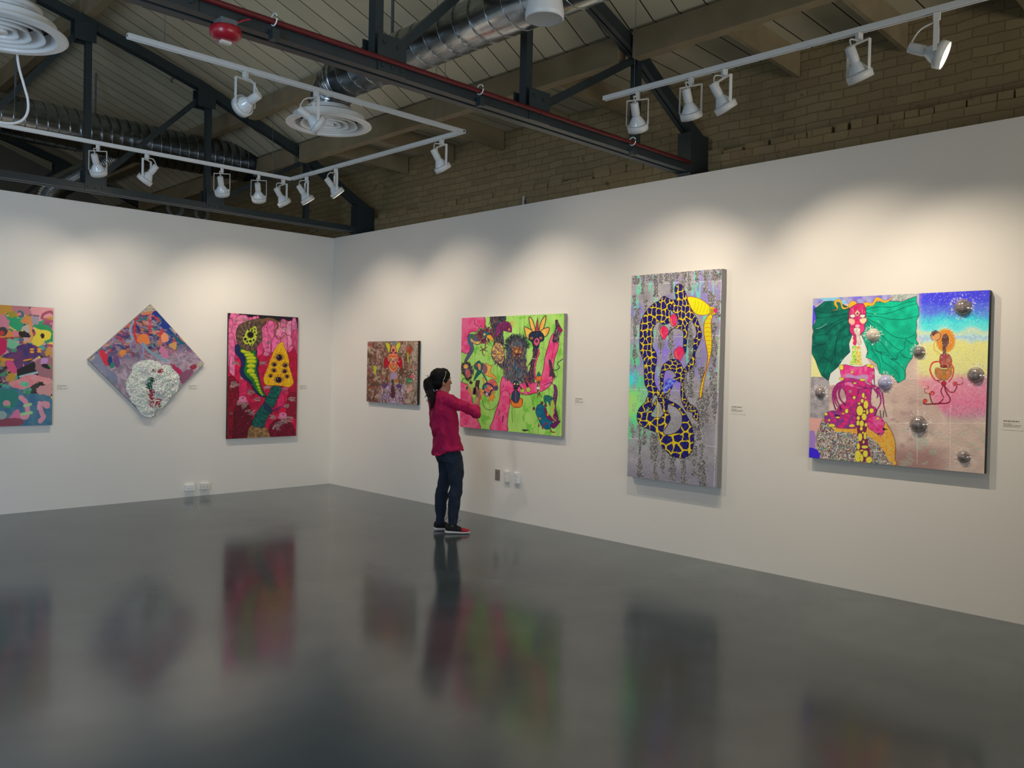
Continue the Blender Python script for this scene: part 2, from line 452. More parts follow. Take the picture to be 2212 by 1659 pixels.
def spiral_duct(bm, a, b, rad, pitch=0.13, seg=40, rib=0.003):
    """cylinder with a raised helical seam"""
    a = Vector(a); b = Vector(b); d = b-a; Ln = d.length; d.normalize(); X, Y = frame_at(d)
    tube(bm, [a, b], rad, seg, cap=True)
    n = int(Ln/pitch*24); hel = []
    for i in range(n+1):
        s = i/24*pitch; th = 2*PI*i/24
        hel.append(a+d*min(s, Ln)+(X*math.cos(th)+Y*math.sin(th))*(rad+rib*.3))
    tube(bm, hel, rib, 5, cap=True)
    return bm

# duct 1 : along Y over the room, elbow down into the round diffuser
DX, DZ, DR = -2.38, 4.00, 0.165
t = empty('spiral_duct', (DX, -3.62, DZ), 0, 'shiny spiral duct with elbow above the middle round diffuser', 'duct')
o = build('duct_run', spiral_duct(BM(), (0, -.22, .0), (0, -5.4, .0), DR, 0.16), M_GALV, t, smooth=True)
el = []
for k in range(9):
    a = k/8*PI/2; el.append((0, -.22+0.2*math.sin(a)+0.0, -.2*(1-math.cos(a))))
bm = BM(); tube(bm, [(0, -.24, 0)]+el, DR+.004, 40)
for k in (1, 3, 5, 7):
    p = Vector(el[k]); d = (Vector(el[min(k+1, 8)])-Vector(el[k-1])).normalized()
    tube(bm, [p-d*.006, p+d*.006], DR+.013, 40)
build('elbow', bm, M_GALV, t, smooth=True)
bm = BM(); tube(bm, [(0, -.02, -.18), (0, -.02, -.27)], DR-.02, 40); build('collar', bm, M_GALV, t, smooth=True)
for y in (-.9, -2.9):
    build('hanger', box(BM(), -.008, .008, y-.01, y+.01, DR, 0.55), M_GREYSTEEL, t)

def diffuser(loc, R, label):
    t = empty('ceiling_diffuser', loc, 0, label, 'air diffuser', 'round ceiling diffusers')
    s = R/0.36
    prof = [(.19, .13), (.19, .10), (.30, .06), (.30, .02), (.305, .0), (.36, -.004), (.362, -.012), (.352, -.018), (.30, -.022), (.292, -.016), (.270, .055), (.268, .06)]
    build('outer_cone', lathe(BM(), [(r*s, z*s) for r, z in prof], 56), M_WHITE, t, smooth=False)
    build('throat_shade_disc', lathe(BM(), [(0, .066*s), (.29*s, .066*s)], 40), mat('throat_shade', (40, 44, 48), rough=.7), t)  # dark disc stands in for the shade up inside the diffuser
    for i, (r1, dr) in enumerate(((.235, .045), (.160, .04), (.095, .03))):
        pr = [((r1-dr)*s, .062*s), ((r1-.006)*s, -.012*s), ((r1+.004)*s, -.018*s), (r1*s, -.006*s), ((r1-dr+.012)*s, .062*s)]
        build('cone_ring', lathe(BM(), pr, 56), M_WHITE, t, smooth=False)
    build('centre_disc', lathe(BM(), [(0, -.014*s), (.030*s, -.018*s), (.042*s, -.012*s), (.03*s, .06*s), (0, .062*s)], 40), M_WHITE, t, smooth=True)
    return t
diffuser((DX, -3.64, DZ-.33), 0.357, 'round white ceiling diffuser below the spiral duct elbow')
d2 = diffuser((-4.85, -3.72, 3.70), 0.388, 'large round white ceiling diffuser cut by the top left frame edge')
t = empty('duct_drop', (-4.85, -3.72, 3.84), 0, 'short vertical grey duct feeding the top left diffuser', 'duct')
build('drop_pipe', lathe(BM(), [(.20, -.005), (.20, .1), (.185, .11), (.185, 1.95), (.0, 1.95)], 40), M_GALV, t, smooth=True)
build('flange', lathe(BM(), [(.205, -.01), (.24, -.01), (.24, .02), (.203, .02)], 40), M_WHITE, t, smooth=True)

# duct 2 : along X beyond the far truss
t = empty('spiral_duct', (-0.95, 0.80, 4.32), 0, 'long spiral duct on the left, behind the bolted truss', 'duct')
build('duct_run', spiral_duct(BM(), (0, 0, 0), (-8.5, 0, -.02), 0.24, 0.115, 44, 0.005), M_GALV, t, smooth=True)
bm = BM()
tube(bm, [(0, 0, 0), (.10, 0, .01), (.2, .02, .06), (.26, .04, .15), (.28, .06, .3)], .235, 32)
for p in ((.08, 0, .01), (.19, .02, .06)): tube(bm, [Vector(p)-Vector((.006, 0, 0)), Vector(p)+Vector((.006, 0, 0))], .245, 32)
build('dark_elbow', bm, mat('dark_duct_paint', (34, 40, 44), rough=0.4, metal=0.6), t, smooth=True)
for x in (-2.7, -5.2): build('hanger', box(BM(), x-.01, x+.01, -.008, .008, .23, 1.0), M_GREYSTEEL, t)
# flexible branch duct dropping behind the left wall
FP = [ray_plane(x, y, 1, 1.25) for x, y in ((300, 318), (262, 336), (205, 362), (155, 388), (112, 412), (100, 440), (98, 470))]
t = empty('flexible_duct', FP[2], 0, 'ribbed flexible duct sloping down behind the left wall, under the long duct', 'duct')
pts = catmull([tuple(q-FP[2]) for q in FP], 8)
bm = BM(); tube(bm, pts, 0.13, 24)
for i in range(0, len(pts)-1):
    for f in (0, .5):
        p = pts[i].lerp(pts[i+1], f); d = (pts[i+1]-pts[i]).normalized(); tube(bm, [p-d*.006, p+d*.006], .137, 24)
build('flexible_hose', bm, M_GALV, t, smooth=True)
build('hanger', box(BM(), -.008, .008, -.01, .01, .11, deck_z(FP[2].x)-FP[2].z-.002), M_GREYSTEEL, t)

# vent stub through the deck, seen behind the far truss
p = ray_plane(393, 178, 2, 4.98)
t = empty('vent_pipe', p, 0, 'short open vent pipe in the plank roof, behind the far truss', 'vent')
t.location = (p.x, p.y, 4.98)
build('sleeve', lathe(BM(), [(.12, 0), (.13, 0), (.13, .55), (.12, .55)], 28), M_PLANK if False else M_BEAM, t, smooth=True)
build('inner_liner', lathe(BM(), [(.119, .005), (.119, .5), (0, .5)], 28), mat('dark_liner', (16, 16, 18), rough=.8), t, smooth=True)  # near-black liner inside the sleeve

# white cable loop at the left
A = ray_plane(38, 100, 1, -3.55); 
cab = [ray_plane(px, py, 1, -3.2) for px, py in ((36, 60), (37, 112), (41, 145), (52, 185), (60, 215), (60, 240), (50, 258), (30, 266), (0, 264), (-30, 250), (-60, 240))]
tag(build('cable', tube(BM(), catmull(cab, 6), 0.009, 8), M_WHITE, smooth=True), 'white cable hanging in a loop below the top left diffuser', 'cable')

# pendant speaker
p = ray_plane(1176, 42, 2, 3.70)
t = empty('pendant_speaker', (p.x, p.y, 3.70), 0, 'white round pendant speaker hanging at the top edge beside the duct', 'speaker')
build('housing', lathe(BM(), [(.108, .0), (.115, .004), (.117, .03), (.105, .11), (.088, .17), (.05, .20), (0, .205)], 40), M_WHITE, t, smooth=True)
build('grille', lathe(BM(), [(0, .006), (.10, .004), (.109, .002)], 40), mat('speaker_grille', (176, 180, 182), rough=.7, var=.05, scale=400), t, smooth=True)
build('hanging_rod', tube(BM(), [(0, 0, .2), (0, 0, deck_z(p.x)-3.72)], .006, 8), M_GREYSTEEL, t)

# red strobe on the near truss
p = ray_plane(487, 88, 1, -5.70)
t = empty('fire_strobe', (p.x, -5.70, 3.30), 0, 'round red fire alarm strobe under the nearest truss at upper left', 'fire alarm')
M_RED = mat('alarm_red', (160, 22, 40), rough=.35, coat=.3)
build('back_box', box(BM(), -.045, .045, -.045, .045, .035, .075), M_GREYSTEEL, t, bevel=.004)
build('red_body', lathe(BM(), [(0, .036), (.076, .036), (.080, .02), (.078, -.004), (.060, -.024), (.03, -.03), (0, -.03)], 36), M_RED, t, smooth=True)
build('lens', box(BM(), -.028, .028, -.016, .016, -.045, -.028), mat('clear_lens', (210, 205, 200), rough=.1), t, bevel=.004)
cp = catmull([(.03, 0, .06), (.06, -.005, .08), (.09, -.01, .10), (.12, -.03, .11)], 6)
build('red_wire', tube(BM(), cp, .005, 6), M_RED, t, smooth=True)

# ------------------------------------------------------------------ lamp tracks
ZT = 3.70
def track(a, b, label):
    a = Vector(a); b = Vector(b)
    t = empty('lamp_track', a, 0, label, 'track')
    d = b-a
    bm = BM(); s = d.normalized().cross(Vector((0, 0, 1)))
    bar(bm, Vector((0, 0, .028)), d+Vector((0, 0, .028)), .036, .008)
    for k in (-1, 1): bar(bm, s*.0145*k+Vector((0, 0, .012)), d+s*.0145*k+Vector((0, 0, .012)), .007, .026)
    build('rail', bm, M_WHITE, t)
    bm = BM(); bar(bm, Vector((0, 0, .020)), d+Vector((0, 0, .020)), .020, .006); build('slot', bm, M_STEEL, t)
    return t
TA0, TAB, TBC, TC0 = (-4.9, -1.20, ZT), (-1.40, -1.30, ZT), (-1.36, -4.20, ZT), (-4.24, -4.20, ZT)
track(TA0, TAB, 'white lamp track running along the left wall')
track((TAB[0], TAB[1]-.02, ZT), (TBC[0], TBC[1]-.02, ZT), 'white lamp track parallel to the right wall, between two track corners')
track((TBC[0]-.02, -4.20, ZT), TC0, 'white lamp track with open end at upper left, crossing in front of the duct')
track((-1.23, -5.70, ZT), (-1.16, -9.6, ZT), 'white lamp track at upper right along the right wall')
def hang(x, y, d):
    z1 = deck_z(x)
    tag(build('track_wire', tube(BM(), [(x, y, ZT+.03), (x, y, z1)], .0022, 5), M_GREYSTEEL), 'thin steel wire holding the lamp track, '+d, 'wire', 'lamp track wires')
hang(-1.62, -1.28, 'left of the rear track corner'); hang(-1.39, -1.5, 'right of the rear track corner'); hang(-1.37, -3.95, 'beside the right track corner')
hang(-4.0, -4.2, 'near the open end at upper left'); hang(-1.7, -4.23, 'on the crossing track near its right end'); hang(-1.22, -5.98, 'at the left end of the upper right track'); hang(-4.15, -1.22, 'at the far left of the rear track')

M_BULB = mat('bulb_glass_white', (228, 234, 238), rough=.12, coat=.6)
M_LIT = emis('lit_lens', (1.0, 0.86, 0.66), 14)
M_LITSOFT = emis('lit_lens_soft', (1.0, 0.84, 0.62), 5)
M_HEADW = mat('lamp_white_paint', (222, 224, 222), rough=.4, var=.01)
WARM = (1.0, 0.835, 0.655)
def head(loc, target, label, power=0, cone=84, blend=1.0, on=True, group='track lamps'):
    loc = Vector(loc); target = Vector(target)-Vector((0, 0, .30 if power else 0))
    pv = loc+Vector((0, 0, -.235))
    d = (target-pv).normalized()
    yaw = math.atan2(d.y, d.x)
    tilt = math.asin(-d.z)
    t = empty('track_lamp', loc, yaw, label, 'lamp', group)
    build('adapter', box(BM(), -.020, .020, -.014, .014, -.045, -.003), M_HEADW, t, bevel=.003)
    # U-shaped yoke in the local YZ plane
    bm = BM(); w = .082
    for s in (-1, 1): bar(bm, (0, s*w, -.065), (0, s*w, -.245), .004, .022, up=(1, 0, 0))
    bar(bm, (0, -w-.002, -.062), (0, w+.002, -.062), .022, .004)
    box(bm, -.012, .012, -.012, .012, -.062, -.044)
    build('yoke', bm, M_HEADW, t)
    # lamp body, built along +X then tilted down
    R = Matrix.Translation((0, 0, -.235))@Matrix.Rotation(tilt, 4, 'Y')@Matrix.Rotation(PI/2, 4, 'Y')
    build('ring', lathe(BM(), [(.068, .012), (.073, .052), (.077, .054), (.079, .010), (.070, .004), (.068, .012)], 36, R), M_HEADW, t, smooth=True)
    build('bulb', lathe(BM(), [(.024, -.06), (.032, -.05), (.052, -.018), (.064, .010), (.067, .026)], 36, R), M_BULB, t, smooth=True)
    build('socket', lathe(BM(), [(0, -.155), (.026, -.155), (.030, -.150), (.031, -.065), (.027, -.055), (.020, -.052)], 28, R), M_HEADW, t, smooth=True)
    build('lens', lathe(BM(), [(.067, .024), (.045, .028), (0, .029)], 36, R), (M_LIT if on else M_BULB), t, smooth=True)
    e = R@Vector((0, -.012, -.150)); mid = (e+Vector((0, 0, -.05)))*.5+Vector((-.02, .02, .03))
    build('cord', tube(BM(), catmull([(0, 0, -.05), tuple(mid), tuple(e)], 8), .005, 6), M_HEADW, t, smooth=True)
    if power > 0:
        l = bpy.data.lights.new('lamp_beam', 'SPOT'); l.energy = power*1.08; l.color = WARM
        l.spot_size = math.radians(cone); l.spot_blend = blend; l.shadow_soft_size = .016
        lo = bpy.data.objects.new('lamp_beam', l); COL.objects.link(lo); lo.parent = t
        lo.location = R@Vector((0, 0, .075))
        dl = (R.to_3x3()@Vector((0, 0, 1)))
        lo.rotation_euler = dl.to_track_quat('-Z', 'Y').to_euler()
    return t
LAMPS = [
 ((-3.44, -1.24), (-2.45, 0, 1.8), 60, 'white track lamp on the left wall track, farthest left'),
 ((-2.98, -1.25), (-4.1, 0, 1.8), 50, 'white track lamp turned to the left, second from left on the rear track'),
 ((-2.20, -1.27), (-1.25, 0, 1.85), 64, 'white track lamp in front of the bolted truss post, third on the rear track'),
 ((-1.78, -1.28), (-0.85, 0, 1.8), 34, 'white track lamp facing away, second left of the rear track corner'),
 ((-1.49, -1.29), (0, -1.30, 1.75), 66, 'glowing cream track lamp just left of the rear track corner'),
 ((-1.39, -1.62), (0, -2.1, 1.65), 24, 'white track lamp just right of the rear track corner'),
 ((-1.385, -2.20), (0, -2.8, 1.95), 60, 'white track lamp second right of the rear track corner'),
 ((-1.37, -3.92), (0, -4.1, 1.8), 76, 'white track lamp hanging near the right track corner'),
 ((-3.43, -4.21), (-4.3, -0.0, 2.2), 0, 'white track lamp turned left with a loose cord, upper left'),
 ((-2.86, -4.22), (-0.0, -5.2, 1.9), 66, 'white track lamp hanging in front of the round diffuser'),
 ((-1.225, -6.02), (0, -5.55, 1.95), 80, 'white track lamp facing away, leftmost on the upper right track'),
 ((-1.22, -6.48), (0, -6.3, 1.7), 26, 'white track lamp second from left on the upper right track'),
 ((-1.21, -6.74), (0, -7.35, 1.85), 94, 'white track lamp beside the second, third on the upper right track'),
 ((-1.20, -7.66), (0, -8.1, 1.5), 84, 'white track lamp with long bent arms, fourth on the upper right track'),
 ((-1.19, -8.10), (-0.4, -11.0, 2.5), 150, 'lit track lamp with a glaring bulb at the upper right corner'),
]
AIM = {1: None}
for (x, y), tg, pw, lab in LAMPS:
    head((x, y, ZT), tg, lab, power=pw, on=pw > 0)

# ------------------------------------------------------------------ outlets, labels, bracket
M_SLOT = mat('outlet_slots', (40, 38, 36), rough=.5)
def outlet(loc, rz, horiz, label, plate=M_PLASTIC, deep=.006, group='wall outlets'):
    """plate in local YZ plane facing -X"""
    t = empty('wall_outlet', loc, rz, label, 'outlet', group)
    w, h = (.115, .072) if horiz else (.072, .115)
    build('cover_plate', box(BM(), -deep, 0, -w/2, w/2, -h/2, h/2), plate, t, bevel=.002)
    for s in (-1, 1):
        bm = BM(); cy, cz = (s*.024, 0) if horiz else (0, s*.024)
        lathe(bm, [(0, .002), (.015, .002), (.0165, 0)], 20, Matrix.Translation((-deep, cy, cz))@Matrix.Rotation(-PI/2, 4, 'Y'))
        f = build('receptacle', bm, plate, t)
        bm = BM()
        for q in (-.006, .006):
            a, b_ = (cy+q, cz+.004) if not horiz else (cy+.004, cz+q)
            hw, hh = (.0012, .005) if not horiz else (.005, .0012)
            box(bm, -deep-.003, -deep-.001, a-hw, a+hw, b_-hh, b_+hh)
        build('slots', bm, M_SLOT, f)
    return t
M_TINPL = mat('brushed_plate', (150, 140, 126), rough=.4, metal=.5)
outlet((0, -3.32, .465), 0, False, 'dark metal outlet plate, leftmost of three by the standing woman', M_TINPL)
outlet((0, -3.47, .465), 0, False, 'cream raised outlet box, middle of the three on the right wall', M_PLASTIC, .03)
outlet((0, -3.62, .465), 0, False, 'white raised outlet box, rightmost of the three on the right wall', M_WHITE, .025)
outlet((-1.96, 0, .115), PI/2, True, 'white low outlet box on the left wall, left of two', M_WHITE, .045)
outlet((-1.77, 0, .115), PI/2, True, 'grey-white low outlet box on the left wall, right of two', M_PLASTIC, .045)

M_CARD = mat('label_card', (230, 227, 218), rough=.7)
M_INK = mat('label_ink', (130, 126, 118), rough=.6)
def wall_label(loc, rz, label, lines=((.0, .09, .008), (-.018, .05, .004), (-.027, .10, .0035), (-.036, .09, .0035))):
    t = empty('wall_label', loc, rz, label, 'label', 'small text labels beside the paintings')
    build('card', box(BM(), -.0015, 0, -.07, .07, -.05, .03), M_CARD, t)
    bm = BM(); rnd = random.Random(7)
    for z, w, h in lines:
        y = .06
        while y > .06-w:
            l = rnd.uniform(.006, .018)
            box(bm, -.0022, -.0015, max(y-l, .06-w-.004), y, z-h/2+.01, z+h/2+.01); y -= l+.004
    build('print', bm, M_INK, t)
for y, d in ((-2.06, 'between the small collage and the green painting'), (-4.47, 'right of the green and pink painting'), (-6.21, 'right of the tall silver painting'), (-8.25, 'at the far right edge beside the largest painting')):
    if y == -2.06: continue
    wall_label((0, y, 1.325), 0, 'tiny white text card on the wall '+d)
for x, d in ((-0.42, 'right of the red painting'), (-1.92, 'right of the diamond painting'), (-3.36, 'right of the leftmost painting')):
    wall_label((x, 0, 1.325), PI/2, 'tiny white text card on the wall '+d)
for x, rr_, d in ((378, .085, 'left of the second truss post'), (436, .075, 'below the second truss post')):
    p = ray_plane(x, 470, 1, .065)
    t = empty('cable_coil', (p.x, .065, 3.35), 0, 'dark coil of cable on top of the left wall, '+d, 'cable', 'cable coils on the left wall')
    for k in range(3):
        o_ = .02*k-.02; pts = [(o_+rr_*math.cos(a), o_*.6, rr_+.004+rr_*math.sin(a)) for a in [q*PI/12 for q in range(25)]]
        build('coil_turn', tube(BM(), pts, .004, 6, cap=False), M_GREYSTEEL, t, smooth=True)
p = ray_plane(1135, 437, 0, .30)
t = empty('wall_bracket', (.30, p.y, p.z), 0, 'small metal pipe stub on the brick ledge above the right wall', 'bracket')
build('pipe_stub', tube(BM(), [(-.03, 0, -.10), (-.03, 0, .06)], .010, 10), M_WHITE, t)
build('mount', box(BM(), -.03, 0, -.012, .012, -.02, .02), M_GREYSTEEL, t)
# ================================================================== painting surfaces
# each picture is a dense sheet whose vertices carry the paint colour
def _hash(ix, iy, seed):
    h = (ix.astype(np.int64)*374761393 + iy.astype(np.int64)*668265263 + seed*1442695041) & 0xffffffff
    h = ((h ^ (h >> 13))*1274126177) & 0xffffffff
    return ((h ^ (h >> 16)) & 0xffff)/65535.0
def vnoise(x, y, seed=0):
    ix = np.floor(x); iy = np.floor(y); fx = x-ix; fy = y-iy
    fx = fx*fx*(3-2*fx); fy = fy*fy*(3-2*fy)
    a = _hash(ix, iy, seed); b = _hash(ix+1, iy, seed); c = _hash(ix, iy+1, seed); d = _hash(ix+1, iy+1, seed)
    return (a*(1-fx)+b*fx)*(1-fy)+(c*(1-fx)+d*fx)*fy
def fbm(x, y, oct=4, seed=0):
    s = 0; a = 0.5; t = 0
    for i in range(oct):
        s = s+a*vnoise(x, y, seed+i*17); t += a; a *= .5; x = x*2.03+3.1; y = y*2.03+7.7
    return s/t
def sstep(a, b, x):
    t = np.clip((x-a)/(b-a), 0, 1); return t*t*(3-2*t)

class Art:
    def __init__(s, U, V, base):
        s.U, s.V = U, V; s.h, s.w = U.shape
        s.C = np.empty((s.h, s.w, 3)); s.C[:] = np.array(base)/255.0
        s.M = np.zeros((s.h, s.w)); s.rs = np.random.RandomState(5); s.frame(0, 0, 1)
    def frame(s, x0, y0, sc):
        s.x0, s.y0, s.sc = x0, y0, sc
        s.X = (s.U-x0)*sc; s.Y = (s.V-y0)*sc      # drawing coordinates
    def pts(s, p, smooth, closed=True):
        if smooth and len(p) > 2: return np.array([(v.x, v.y) for v in catmull(p, 6, closed)])
        return np.array(p, float)
    def mask(s, p, smooth=True, wob=0, ws=30, seed=1):
        P = s.pts(p, smooth); X, Y = s.X, s.Y
        m = wob*1.2+2
        sel = (X > P[:, 0].min()-m) & (X < P[:, 0].max()+m) & (Y > P[:, 1].min()-m) & (Y < P[:, 1].max()+m)
        idx = np.nonzero(sel); x = X[idx].copy(); y = Y[idx].copy()
        if wob:
            nx = fbm(x/ws, y/ws, 3, seed)-.5; ny = fbm(x/ws+50, y/ws+9, 3, seed+3)-.5
            x += nx*wob*2; y += ny*wob*2
        ins = np.zeros(x.shape, bool); x1, y1 = P[-1]
        for x2, y2 in P:
            if y1 != y2:
                c = ((y1 > y) != (y2 > y))
                ins ^= c & (x < (x2-x1)*(y-y1)/(y2-y1)+x1)
            x1, y1 = x2, y2
        out = np.zeros(X.shape, bool); out[idx[0][ins], idx[1][ins]] = True
        return out
    def paint(s, m, col, a=1.0):
        """m bool or float mask; col rgb 0-255 or array (h,w,3) 0-1"""
        c = col if isinstance(col, np.ndarray) and col.ndim == 3 else (np.array(col, float)/255.0)[None, None, :]
        k = (m.astype(float)*a)[..., None]
        s.C = s.C*(1-k)+c*k
    def poly(s, p, col, line=None, lw=5, var=0, vs=25, smooth=True, wob=0, ws=30, a=1.0, col2=None, seed=1):
        m = s.mask(p, smooth, wob, ws, seed)
        c = np.array(col, float)/255.0
        if col2 is not None or var:
            n = fbm(s.X/vs, s.Y/vs, 4, seed)[..., None]; n = np.clip((n-.5)*2.6+.5, 0, 1)
            c2 = np.array(col2, float)/255.0 if col2 is not None else c
            cc = c*(1-n)+c2*n
            cc = cc*(1+(n-.5)*2*var)
            s.paint(m, np.clip(cc, 0, 1), a)
        else: s.paint(m, col, a)
        if line is not None: s.stroke(list(s.pts(p, smooth))+[s.pts(p, smooth)[0]], line, lw, smooth=False)
        return m
    def stroke(s, p, col, w=5, smooth=True, w2=None, a=1.0):
        P = s.pts(p, smooth, False); n = len(P); aa = max(1.0, s.sc*0.55)
        best = np.zeros(s.X.shape)
        for i in range(n-1):
            x1, y1 = P[i]; x2, y2 = P[i+1]
            wi = w if w2 is None else w+(w2-w)*(i+.5)/(n-1)
            r = wi/2+aa
            sel = (s.X > min(x1, x2)-r) & (s.X < max(x1, x2)+r) & (s.Y > min(y1, y2)-r) & (s.Y < max(y1, y2)+r)
            idx = np.nonzero(sel)
            if len(idx[0]) == 0: continue
            x = s.X[idx]; y = s.Y[idx]; dx, dy = x2-x1, y2-y1; L = dx*dx+dy*dy
            t = np.clip(((x-x1)*dx+(y-y1)*dy)/L, 0, 1) if L > 0 else 0
            d = np.hypot(x-x1-t*dx, y-y1-t*dy)
            cov = np.clip((wi/2-d)/aa+.5, 0, 1)
            cov *= min(1, max(.35, wi/aa))
            best[idx] = np.maximum(best[idx], cov)
        s.paint(best, col, a); return best
    def ell(s, cx, cy, rx, ry, col, rot=0, line=None, lw=4, a=1.0):
        c, sn = math.cos(rot), math.sin(rot)
        x = (s.X-cx)*c+(s.Y-cy)*sn; y = -(s.X-cx)*sn+(s.Y-cy)*c
        d = (x/rx)**2+(y/ry)**2
        if line is not None:
            s.paint(((x/(rx+lw))**2+(y/(ry+lw))**2) < 1, line)
        m = d < 1; s.paint(m, col, a); return m
    def fur(s, p, cols, n, L, w, ang=None, spread=.5, seed=3, wob=0):
        """hair strokes seeded inside a polygon; ang: fixed angle or centre (x,y) for radial"""
        r = random.Random(seed); P = s.pts(p, True); m = s.mask(p, True)
        x0, y0 = P.min(0); x1, y1 = P.max(0)
        ok = np.stack([s.X[m], s.Y[m]], 1)
        if len(ok) == 0: return
        for i in range(n):
            x, y = ok[r.randrange(len(ok))]
            if isinstance(ang, tuple): a = math.atan2(y-ang[1], x-ang[0])
            else: a = ang if ang is not None else PI/2
            a += r.uniform(-spread, spread); l = L*r.uniform(.6, 1.3)
            b = a+r.uniform(-.4, .4)
            s.stroke([(x, y), (x+l*.5*math.cos(a), y+l*.5*math.sin(a)), (x+l*.5*(math.cos(a)+math.cos(b)), y+l*.5*(math.sin(a)+math.sin(b)))], r.choice(cols), w, smooth=False)
    def dots(s, m, cols, n, r0, r1, seed=3, metal=0.0):
        r = random.Random(seed); idx = np.nonzero(m)
        if len(idx[0]) == 0: return
        for i in range(n):
            k = r.randrange(len(idx[0])); x = s.X[idx[0][k], idx[1][k]]; y = s.Y[idx[0][k], idx[1][k]]
            mm = s.ell(x, y, r.uniform(r0, r1), r.uniform(r0, r1), r.choice(cols))
    def glitter(s, m, lo=(40, 40, 40), hi=(235, 230, 225), dens=.25, seed=9, metal=.6):
        R = np.random.RandomState(seed).rand(s.h, s.w); R2 = np.random.RandomState(seed+1).rand(s.h, s.w)
        k = (R < dens) & m
        c = np.array(lo)/255.+(np.array(hi)-np.array(lo))[None, None, :]/255.*(R2[..., None]**1.6)
        s.paint(k, c, .85); s.M = np.where(k, metal, s.M)
    def cells(s, m, cs, seed, base, spot, edge=.16, dark=None, sx=1.0, sy=1.0, rot=0.0):
        """cracked-cell pattern: dark spots parted by bright veins"""
        idx = np.nonzero(m); x0 = s.X[idx]; y0 = s.Y[idx]
        c, sn = math.cos(rot), math.sin(rot)
        x0 = x0+(fbm(x0/40, y0/40, 2, 4)-.5)*26; y0 = y0+(fbm(x0/40+9, y0/40+5, 2, 6)-.5)*26
        x = (x0*c+y0*sn)/cs/sx; y = (-x0*sn+y0*c)/cs/sy
        ix = np.floor(x); iy = np.floor(y)
        d1 = np.full(x.shape, 9.); d2 = np.full(x.shape, 9.)
        for i in (-1, 0, 1):
            for j in (-1, 0, 1):
                px = ix+i+.15+.7*_hash(ix+i, iy+j, seed); py = iy+j+.15+.7*_hash(ix+i, iy+j, seed+5)
                d = np.hypot(x-px, y-py); n = d < d1
                d2 = np.where(n, d1, np.minimum(d2, d)); d1 = np.where(n, d, d1)
        e = (d2-d1)-.22*np.clip(d1-.25, 0, 1)
        col = np.where((e < edge)[:, None], np.array(base)/255., np.array(spot)/255.)
        if dark is not None: col = np.where(((e >= edge) & (e < edge+.07))[:, None], np.array(dark)/255., col)
        s.C[idx] = col

def art_mat(name, rough=.5, relief=0.0, foil=0.0, gain=1.0):
    m = bpy.data.materials.new(name); m.use_nodes = True
    nt = m.node_tree; b = nt.nodes['Principled BSDF']; L = nt.links
    at = nt.nodes.new('ShaderNodeAttribute'); at.attribute_name = 'paint'
    L.new(at.outputs['Color'], b.inputs['Base Color'])
    mr = nt.nodes.new('ShaderNodeMapRange'); mr.inputs['To Min'].default_value = rough; mr.inputs['To Max'].default_value = .25
    L.new(at.outputs['Alpha'], mr.inputs['Value']); L.new(mr.outputs[0], b.inputs['Roughness'])
    b.inputs['Specular IOR Level'].default_value = .35
    tc = nt.nodes.new('ShaderNodeTexCoord'); n = nt.nodes.new('ShaderNodeTexNoise'); n.inputs['Scale'].default_value = 60; n.inputs['Detail'].default_value = 3
    L.new(tc.outputs['Object'], n.inputs['Vector'])
    bp = nt.nodes.new('ShaderNodeBump'); bp.inputs['Strength'].default_value = .15+relief; bp.inputs['Distance'].default_value = .004
    L.new(n.outputs['Fac'], bp.inputs['Height']); L.new(bp.outputs[0], b.inputs['Normal'])
    return m

def sheet(name, origin, eu, ev, wid, hei, cell, parent, m, painter, base, gain=.93, clip=None):
    """painted sheet: origin = lower left corner of the face in world, eu/ev unit vectors, size in metres"""
    nx = int(round(wid/cell))+1; ny = int(round(hei/cell))+1
    o = np.array(origin); eu = np.array(eu); ev = np.array(ev)
    a = np.linspace(0, wid, nx); b = np.linspace(hei, 0, ny)
    A, B = np.meshgrid(a, b)
    P = o+A[..., None]*eu+B[..., None]*ev
    U, V = photo_px(P.reshape(-1, 3)); U = U.reshape(ny, nx); V = V.reshape(ny, nx)
    art = Art(U, V, base); painter(art)
    C = np.clip(art.C, 0, 1); lin = np.where(C <= .04045, C/12.92, ((C+.055)/1.055)**2.4)*gain
    lin = np.minimum(lin, .95)
    pl = Vector(parent.location); co = (P-np.array(pl)).reshape(-1, 3)
    i = np.arange(ny*nx).reshape(ny, nx)
    q = np.stack([i[1:, :-1], i[1:, 1:], i[:-1, 1:], i[:-1, :-1]], -1).reshape(-1, 4)
    me = bpy.data.meshes.new(name); nq = len(q)
    me.vertices.add(len(co)); me.vertices.foreach_set('co', co.astype(np.float32).ravel())
    me.loops.add(nq*4); me.loops.foreach_set('vertex_index', q.astype(np.int32).ravel())
    me.polygons.add(nq); me.polygons.foreach_set('loop_start', np.arange(0, nq*4, 4, dtype=np.int32))
    me.update(calc_edges=True)
    at = me.attributes.new('paint', 'FLOAT_COLOR', 'POINT')
    buf = np.concatenate([lin.reshape(-1, 3), art.M.reshape(-1, 1)], 1).astype(np.float32)
    at.data.foreach_set('color', buf.ravel())
    me.materials.append(m)
    ob = bpy.data.objects.new(name, me); COL.objects.link(ob); ob.parent = parent
    return ob, art

